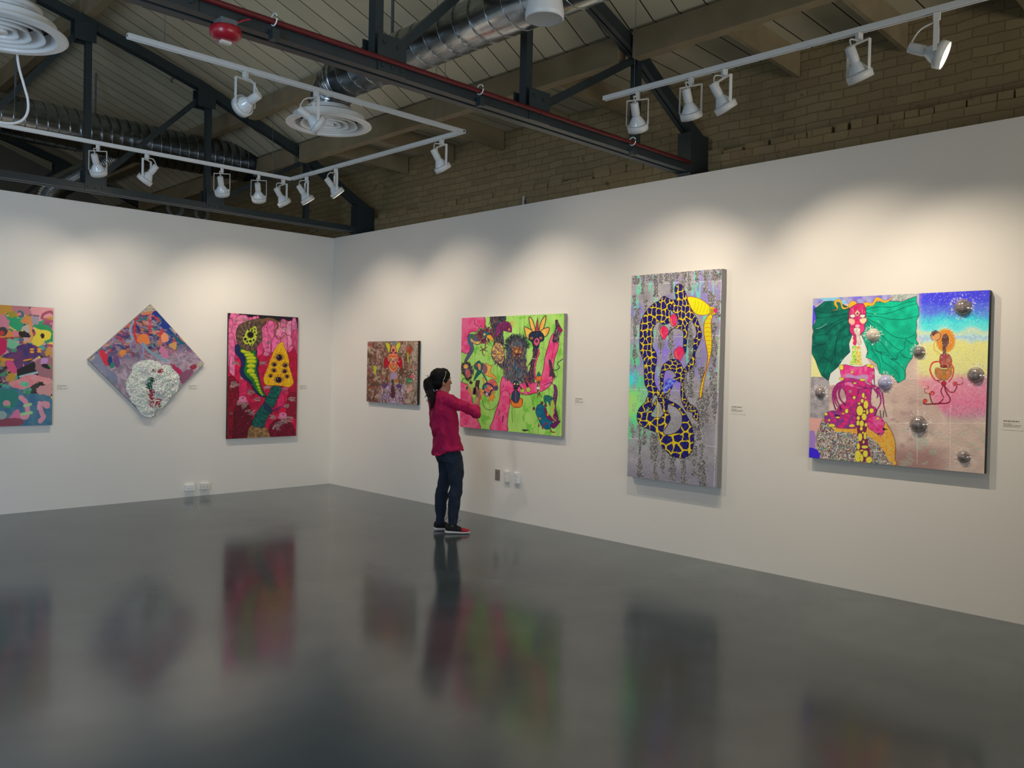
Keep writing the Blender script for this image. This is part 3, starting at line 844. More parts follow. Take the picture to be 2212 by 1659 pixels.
def painting(side, lo, hi, z0, z1, d, cell, painter, base, label, edge, m, name='painting', cat='painting', gain=.93):
    """side 'R': on the wall X=0, lo/hi are Y (hi toward the corner); side 'L': on the wall Y=0, lo/hi are X"""
    if side == 'R':
        t = empty(name, (0, (lo+hi)/2, (z0+z1)/2), 0, label, cat)
        w = abs(hi-lo); bx = box(BM(), -d+.001, -.004, -w/2, w/2, -(z1-z0)/2, (z1-z0)/2)
        build('canvas_frame', bx, edge, t)
        ob, art = sheet('painted_canvas', (-d, hi, z0), (0, -1, 0), (0, 0, 1), w, z1-z0, cell, t, m, painter, base, gain)
    else:
        t = empty(name, ((lo+hi)/2, 0, (z0+z1)/2), 0, label, cat)
        w = abs(hi-lo); bx = box(BM(), -w/2, w/2, -d+.001, -.004, -(z1-z0)/2, (z1-z0)/2)
        build('canvas_frame', bx, edge, t)
        ob, art = sheet('painted_canvas', (lo, -d, z0), (1, 0, 0), (0, 0, 1), w, z1-z0, cell, t, m, painter, base, gain)
    return t, art
# ------------------------------------------------------------------ picture 1 (left edge, only its right part is in view)
def art1(A):
    A.frame(0, 640, 5.53)
    X, Y = A.X, A.Y
    pal = [(200,140,150),(60,150,110),(196,148,60),(80,110,130),(120,90,120),(226,200,90),(180,70,100),(60,60,62),(90,160,150),(210,160,160)]
    n1 = fbm(X/110, Y/90, 3, 3); n2 = fbm(X/110+40, Y/90+20, 3, 8)
    k = (_hash(np.floor((X+n1*160)/78), np.floor((Y+n2*160)/60), 5)*len(pal)).astype(int) % len(pal)
    A.C[:] = (np.array(pal)/255.0)[k]
    dk = fbm(X/60, Y/45, 3, 21) > .60
    A.paint(dk & (Y > 700), (44, 42, 46), .95)
    A.poly([(-200,80),(150,105),(160,170),(60,220),(-200,230)], (200,146,62), wob=20)
    A.poly([(160,110),(330,125),(380,200),(250,230),(170,190)], (186,120,130), wob=18)
    A.poly([(380,130),(660,140),(660,250),(470,235),(380,200)], (222,150,158), wob=20)
    A.stroke([(500,260),(520,215),(600,185),(640,215)], (160,80,110), 32); A.stroke([(520,270),(640,300)], (170,90,120), 26)
    A.poly([(50,240),(140,230),(260,300),(280,390),(200,400),(100,330),(40,300)], (40,160,108), wob=22)
    A.poly([(90,195),(180,190),(215,250),(120,245)], (160,150,50), wob=15)
    A.poly([(210,180),(270,180),(285,240),(220,250)], (50,110,130)); A.poly([(200,205),(245,195),(250,228),(205,228)], (230,130,120))
    A.poly([(-60,230),(60,235),(120,360),(60,390),(-60,350)], (210,130,150), wob=15)
    A.poly([(245,285),(360,245),(385,330),(300,330)], (214,140,80), wob=14)
    A.poly([(370,250),(450,245),(460,320),(395,330)], (160,150,165), wob=14)
    A.poly([(400,340),(560,345),(640,430),(640,520),(540,560),(500,520),(560,480),(540,410),(420,390)], (46,150,96), wob=18)
    A.poly([(400,370),(480,400),(560,410),(610,440),(600,500),(530,540),(470,600),(380,550),(400,480),(430,450)], (226,204,66), wob=10)
    A.poly([(490,445),(530,455),(525,500),(490,495)], (30,26,30)); A.poly([(370,395),(410,405),(395,440),(372,430)], (60,30,60))
    A.poly([(225,420),(290,420),(350,440),(350,490),(270,490),(225,460)], (40,34,40), wob=10)
    A.poly([(262,370),(340,345),(355,430),(290,420)], (186,176,178), wob=10)
    A.stroke([(350,350),(370,420),(380,490),(350,540),(250,590),(120,600)], (216,160,90), 34)
    A.poly([(-60,400),(80,395),(150,430),(155,490),(-60,490)], (226,140,70), wob=12); A.poly([(150,420),(215,420),(215,490),(150,490)], (220,130,140), wob=10)
    A.ell(30,420,60,55,(70,60,70)); A.ell(20,440,30,30,(200,60,60)); A.stroke([(0,505),(200,490),(260,495)], (150,70,50), 12)
    A.poly([(80,530),(150,515),(215,560),(215,610),(110,620)], (120,190,150), wob=16); A.poly([(-80,500),(70,520),(80,620),(30,700),(-80,720)], (200,28,90), wob=10)
    A.poly([(200,600),(340,560),(480,620),(480,680),(440,730),(330,760),(280,800),(270,870),(190,880),(150,780),(50,740),(60,690),(200,650)], (66,52,110), wob=12, col2=(110,60,110), vs=60)
    for x, y in ((382,632),(384,665),(468,632),(466,660)): A.ell(x, y, 28, 13, (240,160,50))
    A.stroke([(40,755),(155,760)], (230,150,40), 20, w2=30); A.stroke([(285,768),(370,752)], (230,150,40), 26, w2=10)
    A.poly([(60,780),(140,770),(205,870),(190,920),(120,900)], (216,80,130), wob=8)
    A.poly([(280,780),(360,790),(400,850),(320,870)], (80,60,110)); A.poly([(275,820),(330,865),(280,875)], (220,120,170))
    A.poly([(240,860),(430,790),(470,900),(545,950),(450,960),(300,950),(240,1010),(200,900)], (34,32,38), wob=14)
    A.poly([(430,760),(640,740),(650,960),(520,1000),(440,900)], (158,110,120), wob=16); A.poly([(500,740),(570,745),(560,800),(490,810)], (190,140,200)); A.poly([(570,820),(605,830),(600,855),(565,850)], (60,170,90))
    A.poly([(495,815),(560,810),(600,870),(520,850)], (30,32,36)); A.stroke([(240,960),(440,910)], (160,190,200), 26)
    A.poly([(110,1030),(200,1000),(330,940),(450,945),(620,1000),(560,1060),(470,1020),(340,1090),(250,1110),(150,1080)], (226,130,140), wob=12, col2=(222,158,158), vs=60)
    A.poly([(240,1030),(340,1030),(330,1075),(270,1075)], (70,200,160)); A.glitter(A.mask([(240,1030),(340,1030),(330,1075),(270,1075)]), (60,160,120), (220,240,220), .4)
    A.poly([(440,1100),(560,1060),(620,1060),(620,1180),(520,1230),(470,1180)], (206,150,150), wob=22)
    A.poly([(-80,1130),(250,1110),(300,1170),(450,1170),(620,1230),(610,1560),(-80,1560)], (60,110,146), wob=16, col2=(80,130,150), vs=80)
    A.poly([(-40,1130),(180,1120),(220,1250),(160,1330),(40,1330),(-40,1250)], (40,130,120), wob=16)
    A.stroke([(250,1210),(310,1270),(330,1380),(310,1440),(250,1440)], (220,150,170), 60); A.stroke([(295,1310),(365,1290)], (170,210,150), 34); A.stroke([(255,1410),(375,1390)], (170,210,150), 34)
    A.stroke([(540,1280),(480,1300),(500,1400),(520,1440),(480,1490)], (216,150,170), 56); A.stroke([(470,1270),(460,1340)], (216,160,176), 40)
    A.ell(560,1300,40,44,(216,150,165)); A.poly([(120,1440),(210,1350),(240,1460),(120,1470)], (216,120,160), wob=8); A.ell(80,1280,44,40,(210,150,160)); A.ell(95,1320,40,16,(60,160,110))
    A.poly([(-80,1470),(240,1460),(250,1540),(-80,1560)], (140,70,90), wob=8); A.ell(20,1420,60,50,(150,170,170))

# ------------------------------------------------------------------ picture 2 (diamond, poured paint)
def art2(A):
    A.frame(180, 640, 5.925)
    X, Y = A.X, A.Y
    w1 = fbm(X/140, Y/140, 4, 2)*160; w2 = fbm(X/140+9, Y/140+4, 4, 5)*160
    n = fbm((X+w1)/70, (Y+w2)/55, 5, 7); n2 = fbm((X+w2*1.6)/34, (Y+w1*1.6)/26, 4, 12)
    top = sstep(860, 560, Y+(X-800)*0.1)
    base = np.array((150,134,152))/255.+(n[..., None]-.5)*.5
    A.C[:] = base
    A.paint(sstep(.40, .62, fbm((X+w1)/120, (Y+w2)/60, 4, 12))*top, (52,46,104), .95)
    A.paint(sstep(.52, .62, n)*top, (104,66,116), .8)
    R = sstep(850, 1150, X)*sstep(760, 520, Y)
    A.paint(R*sstep(.35, .5, n), (30,58,130), .95)
    A.paint(R*sstep(.60, .66, n2), (90,110,170), .8)
    A.paint(top*sstep(.60, .64, fbm((X+w2)/80, (Y+w1)/50, 3, 31)), (206,120,80), .9)
    A.paint(top*sstep(.62, .66, fbm((X+w2)/70, (Y+w1)/60, 3, 41)), (196,60,70), .9)
    A.paint(top*sstep(.66, .69, fbm((X+w1)/70, (Y+w2)/44, 3, 51)), (40,120,116), .9)
    A.paint(sstep(.62, .68, fbm((X+w1)/60, (Y+w2)/30, 3, 61)), (186,160,180), .6)
    r = random.Random(4)
    for i in range(60):
        x = r.uniform(350, 1400); y = r.uniform(200, 820); a = r.uniform(-.6, .9)
        A.stroke([(x, y), (x+22*math.cos(a), y+22*math.sin(a)), (x+44*math.cos(a+.6), y+44*math.sin(a+.6))], r.choice([(176,176,206),(30,40,100),(206,120,90),(140,60,110),(90,120,160),(60,40,80)]), r.uniform(4, 9))
    A.stroke([(690,240),(660,350),(655,480),(690,590)], (206,50,60), 26); A.stroke([(640,320),(600,440),(630,560),(560,580)], (150,160,190), 30)
    A.poly([(730,230),(820,190),(900,185),(860,225),(770,240)], (206,130,90), wob=6)
    A.poly([(880,230),(950,190),(1130,400),(1120,440),(980,380),(1000,300)], (26,56,140), wob=16); A.poly([(1150,480),(1300,600),(1260,620),(1180,560)], (24,90,120), wob=12)
    A.poly([(690,540),(760,480),(820,500),(850,590),(790,620),(720,610)], (230,130,70), wob=16); A.poly([(1000,500),(1050,470),(1090,560),(1010,590)], (230,150,110), wob=14); A.poly([(1100,610),(1190,590),(1180,690),(1120,660)], (200,150,90), wob=16)
    A.poly([(200,740),(240,680),(300,750),(340,800),(320,890),(250,830)], (206,44,64), wob=14); A.poly([(310,800),(360,770),(380,890),(330,890)], (22,60,120), wob=8); A.poly([(350,860),(400,850),(390,910),(350,915)], (30,130,110))
    A.poly([(380,740),(450,760),(460,880),(400,900)], (110,80,130), wob=12); A.poly([(470,700),(540,680),(540,730),(480,770)], (230,140,60), wob=14)
    A.stroke([(760,600),(770,700),(760,800)], (120,150,206), 30, w2=12); A.stroke([(780,620),(830,690),(930,760),(1060,830)], (120,160,180), 34); A.ell(853,658,28,18,(50,40,90))
    A.poly([(980,640),(1060,680),(1090,780),(1010,780)], (200,120,160), wob=22)
    A.poly([(100,800),(200,730),(260,880),(420,1000),(420,1130),(250,980)], (116,130,160), wob=14, a=.8)
    A.poly([(1120,860),(1200,900),(1260,960),(1240,1010),(1180,960)], (170,40,90), wob=18); A.poly([(1360,900),(1450,870),(1450,920),(1400,940)], (150,40,70), wob=10)
    A.poly([(1240,1000),(1370,930),(1390,1000),(1260,1130)], (130,80,110), wob=20)
    for p in ([(810,90),(900,90),(950,190),(890,180),(730,220)], [(60,830),(140,760),(150,790),(90,830)], [(1500,830),(1550,860),(1450,930),(1450,880)], [(1100,400),(1170,430),(1200,480),(1160,470)]):
        m = A.mask(p, False, wob=10); A.paint(m, (180,172,156)); A.glitter(m, (90,84,74), (255,250,236), .5)
    A.glitter(np.ones(X.shape, bool), (120,110,110), (250,246,240), .012)

# ------------------------------------------------------------------ picture 3 (shell worm and yellow cone on crimson)
def art3(A):
    A.frame(480, 660, 5.53)
    X, Y = A.X, A.Y
    g = sstep(400, 950, Y)[..., None]
    A.C[:] = np.array((224,90,150))/255.*(1-g)+np.array((166,14,56))/255.*g
    A.C *= (1+(fbm(X/40, Y/60, 4, 2)[..., None]-.5)*.35)
    A.poly([(60,60),(930,110),(930,300),(800,190),(740,170),(700,200),(640,180),(560,160),(420,150),(330,140),(240,130),(150,190),(60,170)], (26,18,36), smooth=False)
    pink = [((150,190,60,150),(222,110,160)),((240,180,80,70),(230,130,170)),((100,300,34,150),(226,110,160)),((160,330,50,110),(232,120,168)),((580,320,48,150),(238,110,168)),((540,450,40,110),(240,120,172)),((500,380,50,130),(232,110,160)),((690,330,70,130),(240,140,180)),((820,290,62,110),(238,150,186)),((860,280,34,140),(226,120,168)),((870,440,50,150),(214,80,130)),((790,450,44,100),(240,140,180)),((830,570,44,90),(236,110,160)),((730,210,36,50),(220,120,160)),((105,520,50,200),(232,110,164)),((120,720,34,130),(238,130,176)),((450,560,40,120),(228,70,130)),((650,470,60,110),(240,110,170)),((740,440,40,120),(232,120,170)),((400,150,40,24),(230,130,160)),((425,160,14,40),(226,120,150))]
    for (x, y, rx, ry), c in pink:
        m = A.poly([(x-rx, y+ry), (x-rx, y-ry*.4), (x-rx*.6, y-ry*.9), (x, y-ry), (x+rx*.6, y-ry*.9), (x+rx, y-ry*.4), (x+rx, y+ry)], c, line=(150,30,90), lw=6, var=.10, smooth=False)
    A.poly([(160,640),(300,620),(430,600),(700,590),(900,620),(900,1600),(60,1600),(60,860),(150,830)], (196,20,72), var=.18, vs=60, wob=12)
    for (x, y, rx, h), c in (((250,900,50,200),(214,40,96)),((620,700,70,150),(206,26,80)),((700,1090,46,130),(218,40,98)),((760,900,30,160),(216,60,110)),((850,800,46,300),(190,20,66)),((500,800,60,260),(200,24,76))):
        A.poly([(x-rx, y+h), (x-rx, y-h*.7), (x, y-h), (x+rx, y-h*.7), (x+rx, y+h)], c, line=(130,10,50), lw=4, smooth=False, var=.1)
    A.poly([(60,850),(130,840),(195,920),(200,1600),(60,1600)], (130,10,40), line=(90,4,30), lw=5, smooth=False, var=.15)
    A.poly([(140,1250),(160,1180),(240,1150),(310,1180),(360,1270),(370,1600),(120,1600)], (100,4,36), line=(70,2,26), lw=5, var=.15, smooth=False)
    A.poly([(560,1600),(560,1450),(620,1370),(730,1340),(830,1390),(870,1480),(880,1600)], (120,6,44), line=(80,2,30), lw=5, smooth=False, var=.15)
    A.poly([(780,1080),(830,1030),(890,1050),(890,1350),(760,1330)], (146,12,48), line=(90,4,30), lw=5, smooth=False)
    for x, y in ((243,1120), (725,1315), (525,575)):
        s = 1 if x != 525 else .6
        A.ell(x, y+22*s, 64*s, 20*s, (214,120,160), line=(130,40,80)); A.ell(x, y-8*s, 46*s, 30*s, (226,140,176)); A.ell(x+4, y-14*s, 20*s, 12*s, (206,90,140))
    # silver squiggles
    r = random.Random(11)
    sil = [(160,690,90),(490,690,90),(150,940,110),(240,1200,140),(330,1280,120),(360,1040,110),(420,1120,90),(540,980,90),(560,440,60),(700,1400,150),(640,1460,130),(800,1360,110),(600,1330,80),(830,1120,90),(160,180,60),(280,170,60),(720,200,60),(740,280,70),(240,860,70),(770,1200,80),(740,1000,60),(110,1290,50)]
    for x, y, s in sil:
        for k in range(4):
            p = [(x+r.uniform(-.5, .5)*s, y+r.uniform(-.3, .3)*s) for _ in range(4)]; A.stroke(p, r.choice([(170,140,140),(150,116,120),(186,160,156),(130,90,100)]), s*.10)
    # worm: dark blue outer band, green body with yellow bellies
    spine = [(240,500),(290,560),(340,640),(345,720),(335,790),(370,860),(400,920),(425,980),(455,1040),(510,1085)]
    A.poly([(190,460),(150,520),(165,580),(215,640),(225,720),(210,790),(240,860),(320,920),(370,1000),(430,1070),(510,1100),(530,1085),(470,980),(440,850),(425,760),(435,680),(410,600),(400,510)], (18,40,96), line=(10,14,40), lw=5)
    A.poly([(210,510),(270,600),(275,690),(255,780),(290,850),(350,910),(390,990),(440,1050),(515,1085),(465,980),(440,880),(415,790),(412,720),(425,650),(400,580),(390,530)], (28,110,50), line=(10,40,30), lw=5, col2=(40,130,50), vs=40)
    bel = [(280,552,56,20,.2),(322,590,52,20,0),(345,628,54,22,0),(350,668,54,22,0),(345,722,48,24,0),(340,782,44,28,0),(368,830,36,20,.3),(392,862,27,16,.4),(408,900,22,15,.5),(423,942,17,15,.6),(436,982,14,12,.7),(448,1014,12,10,.7),(460,1040,9,9,.7),(476,1062,9,6,.7)]
    for x, y, rx, ry, a in bel: A.ell(x, y, rx+8, ry+7, (110,170,36), a); A.ell(x, y, rx, ry, (214,220,30), a); A.ell(x, y+ry*.6, rx*.7, ry*.3, (170,190,30), a)
    # shell
    sh = [(190,460),(165,380),(170,300),(210,230),(290,190),(380,165),(450,155),(520,170),(520,220),(470,260),(475,340),(475,420),(430,470),(400,530),(320,545),(250,520)]
    A.poly(sh, (96,76,64), line=(50,34,36), lw=5, var=.25, vs=20)
    for k in range(30):
        a = k/30*2*PI; A.stroke([(330+85*math.cos(a), 360+95*math.sin(a)), (328+150*math.cos(a+.12), 355+175*math.sin(a+.12))], (58,42,42) if k % 2 else (136,112,90), 7)
    A.stroke([(470,190),(530,165),(600,170),(650,200),(665,250),(640,290),(630,340),(660,390),(710,395),(750,345),(790,360)], (128,88,60), 40, w2=6)
    A.stroke([(640,290),(630,340),(660,390),(700,400)], (190,60,110), 7)
    A.poly([(250,420),(250,370),(300,290),(350,270),(395,245),(420,310),(410,400),(385,440),(360,480),(300,465),(265,450)], (190,206,70), line=(90,90,40), lw=4, var=.12)
    A.ell(338,350,34,34,(8,8,8), line=(120,110,40), lw=10)
    for x, y, q in ((320,290,12),(355,296,11),(390,283,10),(388,318,11),(410,352,10),(275,400,18),(300,432,13),(337,425,16),(375,410,12),(258,360,12),(315,462,9),(350,466,9),(270,330,9)): A.ell(x, y, q, q, (12,16,10))
    # cylinder stalk and base
    A.poly([(330,1600),(300,1560),(330,1450),(380,1430),(500,1450),(550,1500),(560,1600)], (150,116,76), line=(90,60,46), lw=5, var=.2)
    A.poly([(355,1400),(420,1260),(500,1180),(580,1230),(560,1300),(520,1380),(500,1450),(430,1455),(370,1440)], (16,92,86), line=(8,40,50), lw=5, var=.25, vs=14)
    A.poly([(510,1130),(560,1050),(600,965),(700,975),(705,1010),(660,1110),(610,1220),(560,1190)], (14,98,90), line=(8,40,50), lw=5, var=.25, vs=14)
    A.poly([(500,1150),(540,1180),(600,1250),(580,1290),(520,1240),(490,1190)], (18,62,90), line=(8,30,50), lw=4)
    A.stroke([(600,1255),(650,1240),(690,1210),(720,1205)], (40,40,110), 16, w2=8); A.stroke([(555,1100),(690,1105)], (8,50,56), 7)
    # cone
    cone = [(715,430),(740,480),(770,560),(795,640),(800,720),(825,810),(845,880),(850,930),(800,975),(720,960),(640,955),(560,955),(505,930),(500,850),(530,780),(555,700),(590,610),(620,540),(660,480)]
    m = A.poly(cone, (246,190,14), line=(160,90,20), lw=5, wob=8, ws=18)
    A.paint(m & (fbm(X/16, Y/12, 3, 77) > .55), (226,150,10), .8); A.paint(m & (fbm(X/12, Y/9, 3, 78) > .62), (255,220,60), .8)
    for x, y, q in ((682,622,42),(622,706,26),(752,716,28),(619,775,24),(746,786,26),(577,842,20),(774,848,20),(674,888,42)):
        for k in range(9):
            a = PI+k/8*PI; A.stroke([(x+q*1.1*math.cos(a), y+q*math.sin(a)), (x+q*1.6*math.cos(a), y+q*1.5*math.sin(a))], (90,50,20), 4)
        A.ell(x, y, q*1.15, q*.85, (210,140,110), line=(90,50,30)); A.ell(x, y, q*.85, q*.8, (14,8,6)); A.ell(x-q*.3, y-q*.25, q*.16, q*.16, (170,160,160))
    A.glitter(fbm(X/30, Y/30, 2, 90) > .72, (150,120,120), (255,240,230), .04)

# ------------------------------------------------------------------ picture 4 (small collage)
def art4(A):
    A.frame(780, 720, 9.76)
    X, Y = A.X, A.Y
    w = fbm(X/120, Y/160, 3, 5)*180
    n = fbm((X+w)/80, (Y+w*.6)/170, 4, 4); n2 = fbm((X-w)/60, (Y+w)/130, 4, 14)
    A.C[:] = np.array((136,112,96))/255.+(n[..., None]-.5)*.65
    A.paint(sstep(.56, .64, n2), (92,58,56), .75); A.paint(sstep(.60, .66, fbm((X+w)/60, Y/120, 3, 24)), (182,164,144), .8)
    A.paint(sstep(.6, .68, fbm(X/60, Y/80, 3, 34))*sstep(560, 300, X), (120,58,84), .7)
    A.paint(sstep(.64, .7, fbm((X+w)/44, Y/60, 3, 44)), (60,56,40), .6); A.paint(sstep(.66, .7, fbm((X-w)/60, Y/60, 3, 54)), (160,70,50), .6)
    low = sstep(1000, 1150, Y)*sstep(330, 480, X)*sstep(980, 860, X)
    A.paint(low*sstep(.42, .55, fbm(X/22, Y/60, 3, 64)), (150,132,176), .9); A.paint(low*sstep(.6, .66, fbm(X/16, Y/40, 3, 65)), (206,190,206), .8)
    A.paint(sstep(960, 1060, X)*sstep(.45, .6, fbm(X/26, Y/36, 3, 74)), (150,144,128), .8)
    for q in (-1, 1):
        m = lambda x: 675+q*x
        A.poly([(m(150),190),(m(70),235),(m(60),310),(m(90),420),(m(120),330),(m(150),270)], (196,196,54), line=(90,96,40), lw=6)
        A.poly([(m(140),500),(m(60),590),(m(75),640),(m(170),760),(m(200),650),(m(190),560)], (176,14,44), line=(110,10,30), lw=5, smooth=False, var=.15)
    A.poly([(680,250),(720,300),(750,400),(780,500),(780,580),(745,620),(775,690),(740,780),(680,825),(610,780),(580,690),(610,610),(560,570),(580,470),(620,380),(640,290)], (222,140,110), line=(120,60,50), lw=6)
    A.ell(680,360,28,36,(110,40,60)); A.ell(635,415,34,22,(130,44,70)); A.ell(725,415,34,22,(130,44,70)); A.stroke([(600,500),(640,470),(680,500),(720,470),(760,500)], (206,96,30), 30)
    A.ell(610,555,34,26,(150,120,100), line=(110,60,50)); A.ell(740,555,34,26,(150,120,100), line=(110,60,50)); A.ell(680,600,30,26,(120,80,100))
    A.stroke([(610,680),(650,750),(680,770),(715,750),(745,680),(700,650),(650,655),(610,680)], (206,92,30), 26); A.ell(680,710,28,44,(170,130,90), line=(140,60,30))
    A.ell(690,215,26,34,(80,140,160)); A.poly([(620,850),(740,840),(750,1000),(640,1010)], (160,140,176), wob=14); A.poly([(640,970),(690,990),(690,1090),(650,1060)], (24,74,74), wob=8); A.ell(730,1000,44,40,(176,112,40))
    A.poly([(660,1040),(710,1170),(720,1290),(680,1370),(620,1330),(620,1240)], (82,44,54), wob=12); A.poly([(450,1050),(560,1060),(540,1140),(460,1150)], (92,66,110), wob=14); A.poly([(750,1070),(850,1080),(860,1150),(760,1140)], (84,56,110), wob=14)
    A.poly([(960,290),(1060,280),(1060,420),(990,440)], (156,64,40), wob=18); A.stroke([(985,420),(990,600)], (156,150,50), 34); A.poly([(265,700),(320,690),(310,840),(280,840)], (176,190,44))
    A.poly([(970,960),(1060,960),(1040,1050),(970,1020)], (14,130,92), wob=5); A.poly([(1030,900),(1100,880),(1090,935),(1040,935)], (220,60,110), wob=5)
    A.poly([(970,1200),(1080,1060),(1060,1180),(980,1260)], (206,150,150), wob=12, a=.8)
    r = random.Random(6)
    A.dots(np.ones(X.shape, bool), [(250,244,220), (255,250,235), (200,190,160)], 70, 4, 9); A.dots(X > 850, [(250,246,236), (220,214,200)], 70, 4, 9, seed=8)
    A.glitter(X > 1100, (70,60,52), (240,236,226), .3); A.glitter(np.ones(X.shape, bool), (90,70,60), (235,225,205), .02, seed=4)

# ------------------------------------------------------------------ picture 5 (creatures on lime green)
def art5(A):
    A.frame(980, 660, 5.53)
    X, Y = A.X, A.Y
    n = fbm(X/70, Y/150, 4, 3)
    A.C[:] = np.array((150,206,92))/255.*(1-n[..., None])+np.array((186,232,126))/255.*n[..., None]
    A.paint(sstep(.56, .72, fbm(X/60, Y/90, 4, 13)), (92,190,48), .65); A.paint(sstep(.6, .72, fbm(X/14, Y/260, 3, 23)), (110,176,70), .45)
    PK, PL = (228,60,124), (130,20,70)
    def pk(p, **k): A.poly(p, PK, line=PL, lw=7, col2=(240,104,152), vs=50, **k)
    pk([(80,130),(350,130),(372,250),(350,285),(300,280),(270,310),(200,320),(165,380),(185,440),(200,520),(160,575),(100,555),(70,560)])
    A.stroke([(250,170),(252,215),(300,250),(330,240),(330,250)], (110,10,50), 6)
    pk([(60,960),(130,930),(180,960),(210,1040),(225,1150),(245,1230),(280,1350),(310,1480),(60,1460)])
    pk([(590,850),(640,880),(760,930),(860,915),(930,900),(980,920),(1040,860),(1070,760),(1095,600),(1130,480),(1165,370),(1200,330),(1255,380),(1245,520),(1205,640),(1190,740),(1190,860),(1170,930),(1100,1000),(1020,1035),(880,1060),(760,1045),(680,1060),(670,1180),(650,1300),(640,1420),(635,1500),(440,1480),(470,1370),(510,1240),(550,1110),(555,960),(570,880)])
    A.stroke([(560,1060),(590,1020),(640,1020),(680,1080)], (120,10,60), 6); A.stroke([(590,950),(600,965),(585,980),(575,965)], (120,20,60), 5)
    A.stroke([(1205,440),(1180,600),(1140,760),(1180,870),(1130,900)], (150,20,80), 5); A.stroke([(690,1050),(800,1060),(880,1070),(1000,1040)], (120,10,60), 6)
    # shadowy trunk with bristles from the top
    dk = (34,40,56); cols = [(30,60,80),(60,40,70),(120,90,70),(20,24,30),(50,90,110),(110,60,80),(150,110,80)]
    tr = [(445,120),(610,115),(615,220),(590,320),(600,420),(600,520),(620,650),(660,790),(590,760),(500,670),(450,600),(455,520),(480,430),(470,330),(440,220)]
    A.poly(tr, dk, wob=6); A.fur(tr, cols, 420, 42, 5, PI/2, .5)
    A.poly([(510,440),(560,460),(600,520),(605,600),(570,690),(500,650),(450,560),(460,520)], (176,140,80), var=.3, vs=12); A.dots(A.mask([(510,440),(560,460),(600,520),(605,600),(570,690),(500,650),(450,560),(460,520)]), [(226,180,70),(236,200,110),(150,110,120),(120,70,90)], 150, 6, 11)
    # magenta bird head
    A.poly([(510,370),(505,280),(530,225),(600,190),(660,200),(690,250),(690,320),(640,310),(580,300),(555,330),(530,370)], (130,32,100), line=(60,10,50), lw=5, var=.15)
    for k in range(9): A.stroke([(560+k*12,300),(590+k*9,210)], (70,14,60), 3)
    for a, b in (((690,205),(720,190)), ((700,225),(725,215)), ((700,240),(715,260)), ((690,215),(688,190))): A.stroke([a, b], (230,130,40), 8)
    A.ell(662,285,10,10,(230,170,60)); 
    # left vulture-like serpent
    A.poly([(170,390),(190,345),(250,350),(290,400),(340,410),(345,440),(280,470),(230,450),(240,520),(200,600),(150,670),(130,660),(180,560),(210,500),(180,450)], (90,90,130), line=(40,30,60), lw=5)
    A.poly([(200,380),(240,420),(300,430),(330,420),(330,450),(270,460),(210,430)], (206,170,90), var=.25, vs=10); A.ell(215,375,26,20,(60,110,60)); A.stroke([(170,380),(180,440),(215,500)], (20,110,140), 18)
    hd = [(310,350),(340,300),(390,285),(440,300),(450,350),(420,400),(380,430),(340,410)]
    A.fur(hd, [(120,20,60),(80,14,50),(40,30,60),(160,40,90)], 200, 46, 6, (385,355), .3); A.ell(385,345,40,34,(24,110,130), line=(20,30,50)); A.ell(368,345,13,13,(240,190,60))
    A.poly([(395,360),(440,350),(472,400),(465,430),(440,410),(400,385)], (240,170,60), line=(110,50,30), lw=5)
    A.stroke([(300,300),(320,270),(350,290)], (90,170,60), 10); A.stroke([(395,290),(420,260)], (70,40,90), 8)
    # little twig figure and yellow tail
    for q in ([(320,490),(350,520),(395,500)], [(350,520),(345,570),(370,600)], [(315,540),(350,530),(400,545)], [(380,480),(370,530)]): A.stroke(q, (100,60,50), 10)
    A.stroke([(370,600),(400,590),(440,600),(460,585)], (200,190,80), 6)
    # gorilla-like creature
    bd = [(745,370),(800,385),(850,420),(875,480),(870,560),(860,600),(870,660),(865,700),(885,740),(880,820),(850,900),(760,915),(690,905),(620,870),(595,800),(600,740),(620,690),(625,620),(630,520),(650,440),(690,390)]
    A.poly(bd, (38,40,52), wob=8); A.fur(bd, [(40,96,120),(20,24,30),(130,96,100),(80,130,150),(176,130,104),(110,60,84),(30,66,80)], 900, 40, 5, PI/2, .5, seed=5)
    A.fur([(745,370),(850,420),(870,520),(800,430),(740,410),(660,470),(640,540),(650,430)], [(16,20,26),(30,60,70),(70,70,80)], 220, 44, 5, (755,520), .3, seed=8)
    fc = [(700,500),(760,480),(820,500),(830,560),(790,600),(750,630),(710,590),(695,540)]
    A.poly(fc, (90,56,50), wob=6); A.fur(fc, [(150,90,60),(60,30,40),(200,140,60),(110,50,60)], 120, 18, 5, PI/2, .9); A.ell(750,545,16,20,(230,150,40)); A.ell(765,585,24,12,(40,20,24)); A.dots(A.mask(fc), [(240,220,180),(150,60,80)], 30, 3, 6)
    for x, y, r_ in ((650,820,50),(730,800,60),(820,790,50)): A.stroke([(x-r_,y),(x,y-r_*.8),(x+r_,y),(x,y+r_*.7),(x-r_,y)], (70,110,120), 6)
    A.stroke([(850,870),(870,930),(890,980)], (50,30,50), 26); A.ell(892,1005,24,28,(180,206,70), line=(60,60,30)); A.ell(820,1015,26,24,(180,206,70), line=(60,60,30)); A.stroke([(760,930),(800,980),(815,1000)], (50,30,50), 14)
    # long-necked horned head
    nk = [(955,500),(1000,510),(1025,560),(1000,640),(980,700),(975,780),(975,880),(940,910),(870,900),(860,850),(900,780),(920,700),(890,720),(940,620),(945,560)]
    A.poly(nk, (52,34,60), wob=6); A.fur(nk, [(80,40,60),(30,20,40),(120,70,80),(50,80,110),(150,100,90)], 300, 30, 5, PI/2, .5, seed=12)
    A.stroke([(1022,520),(1000,620),(965,740),(985,880)], (230,60,124), 14)
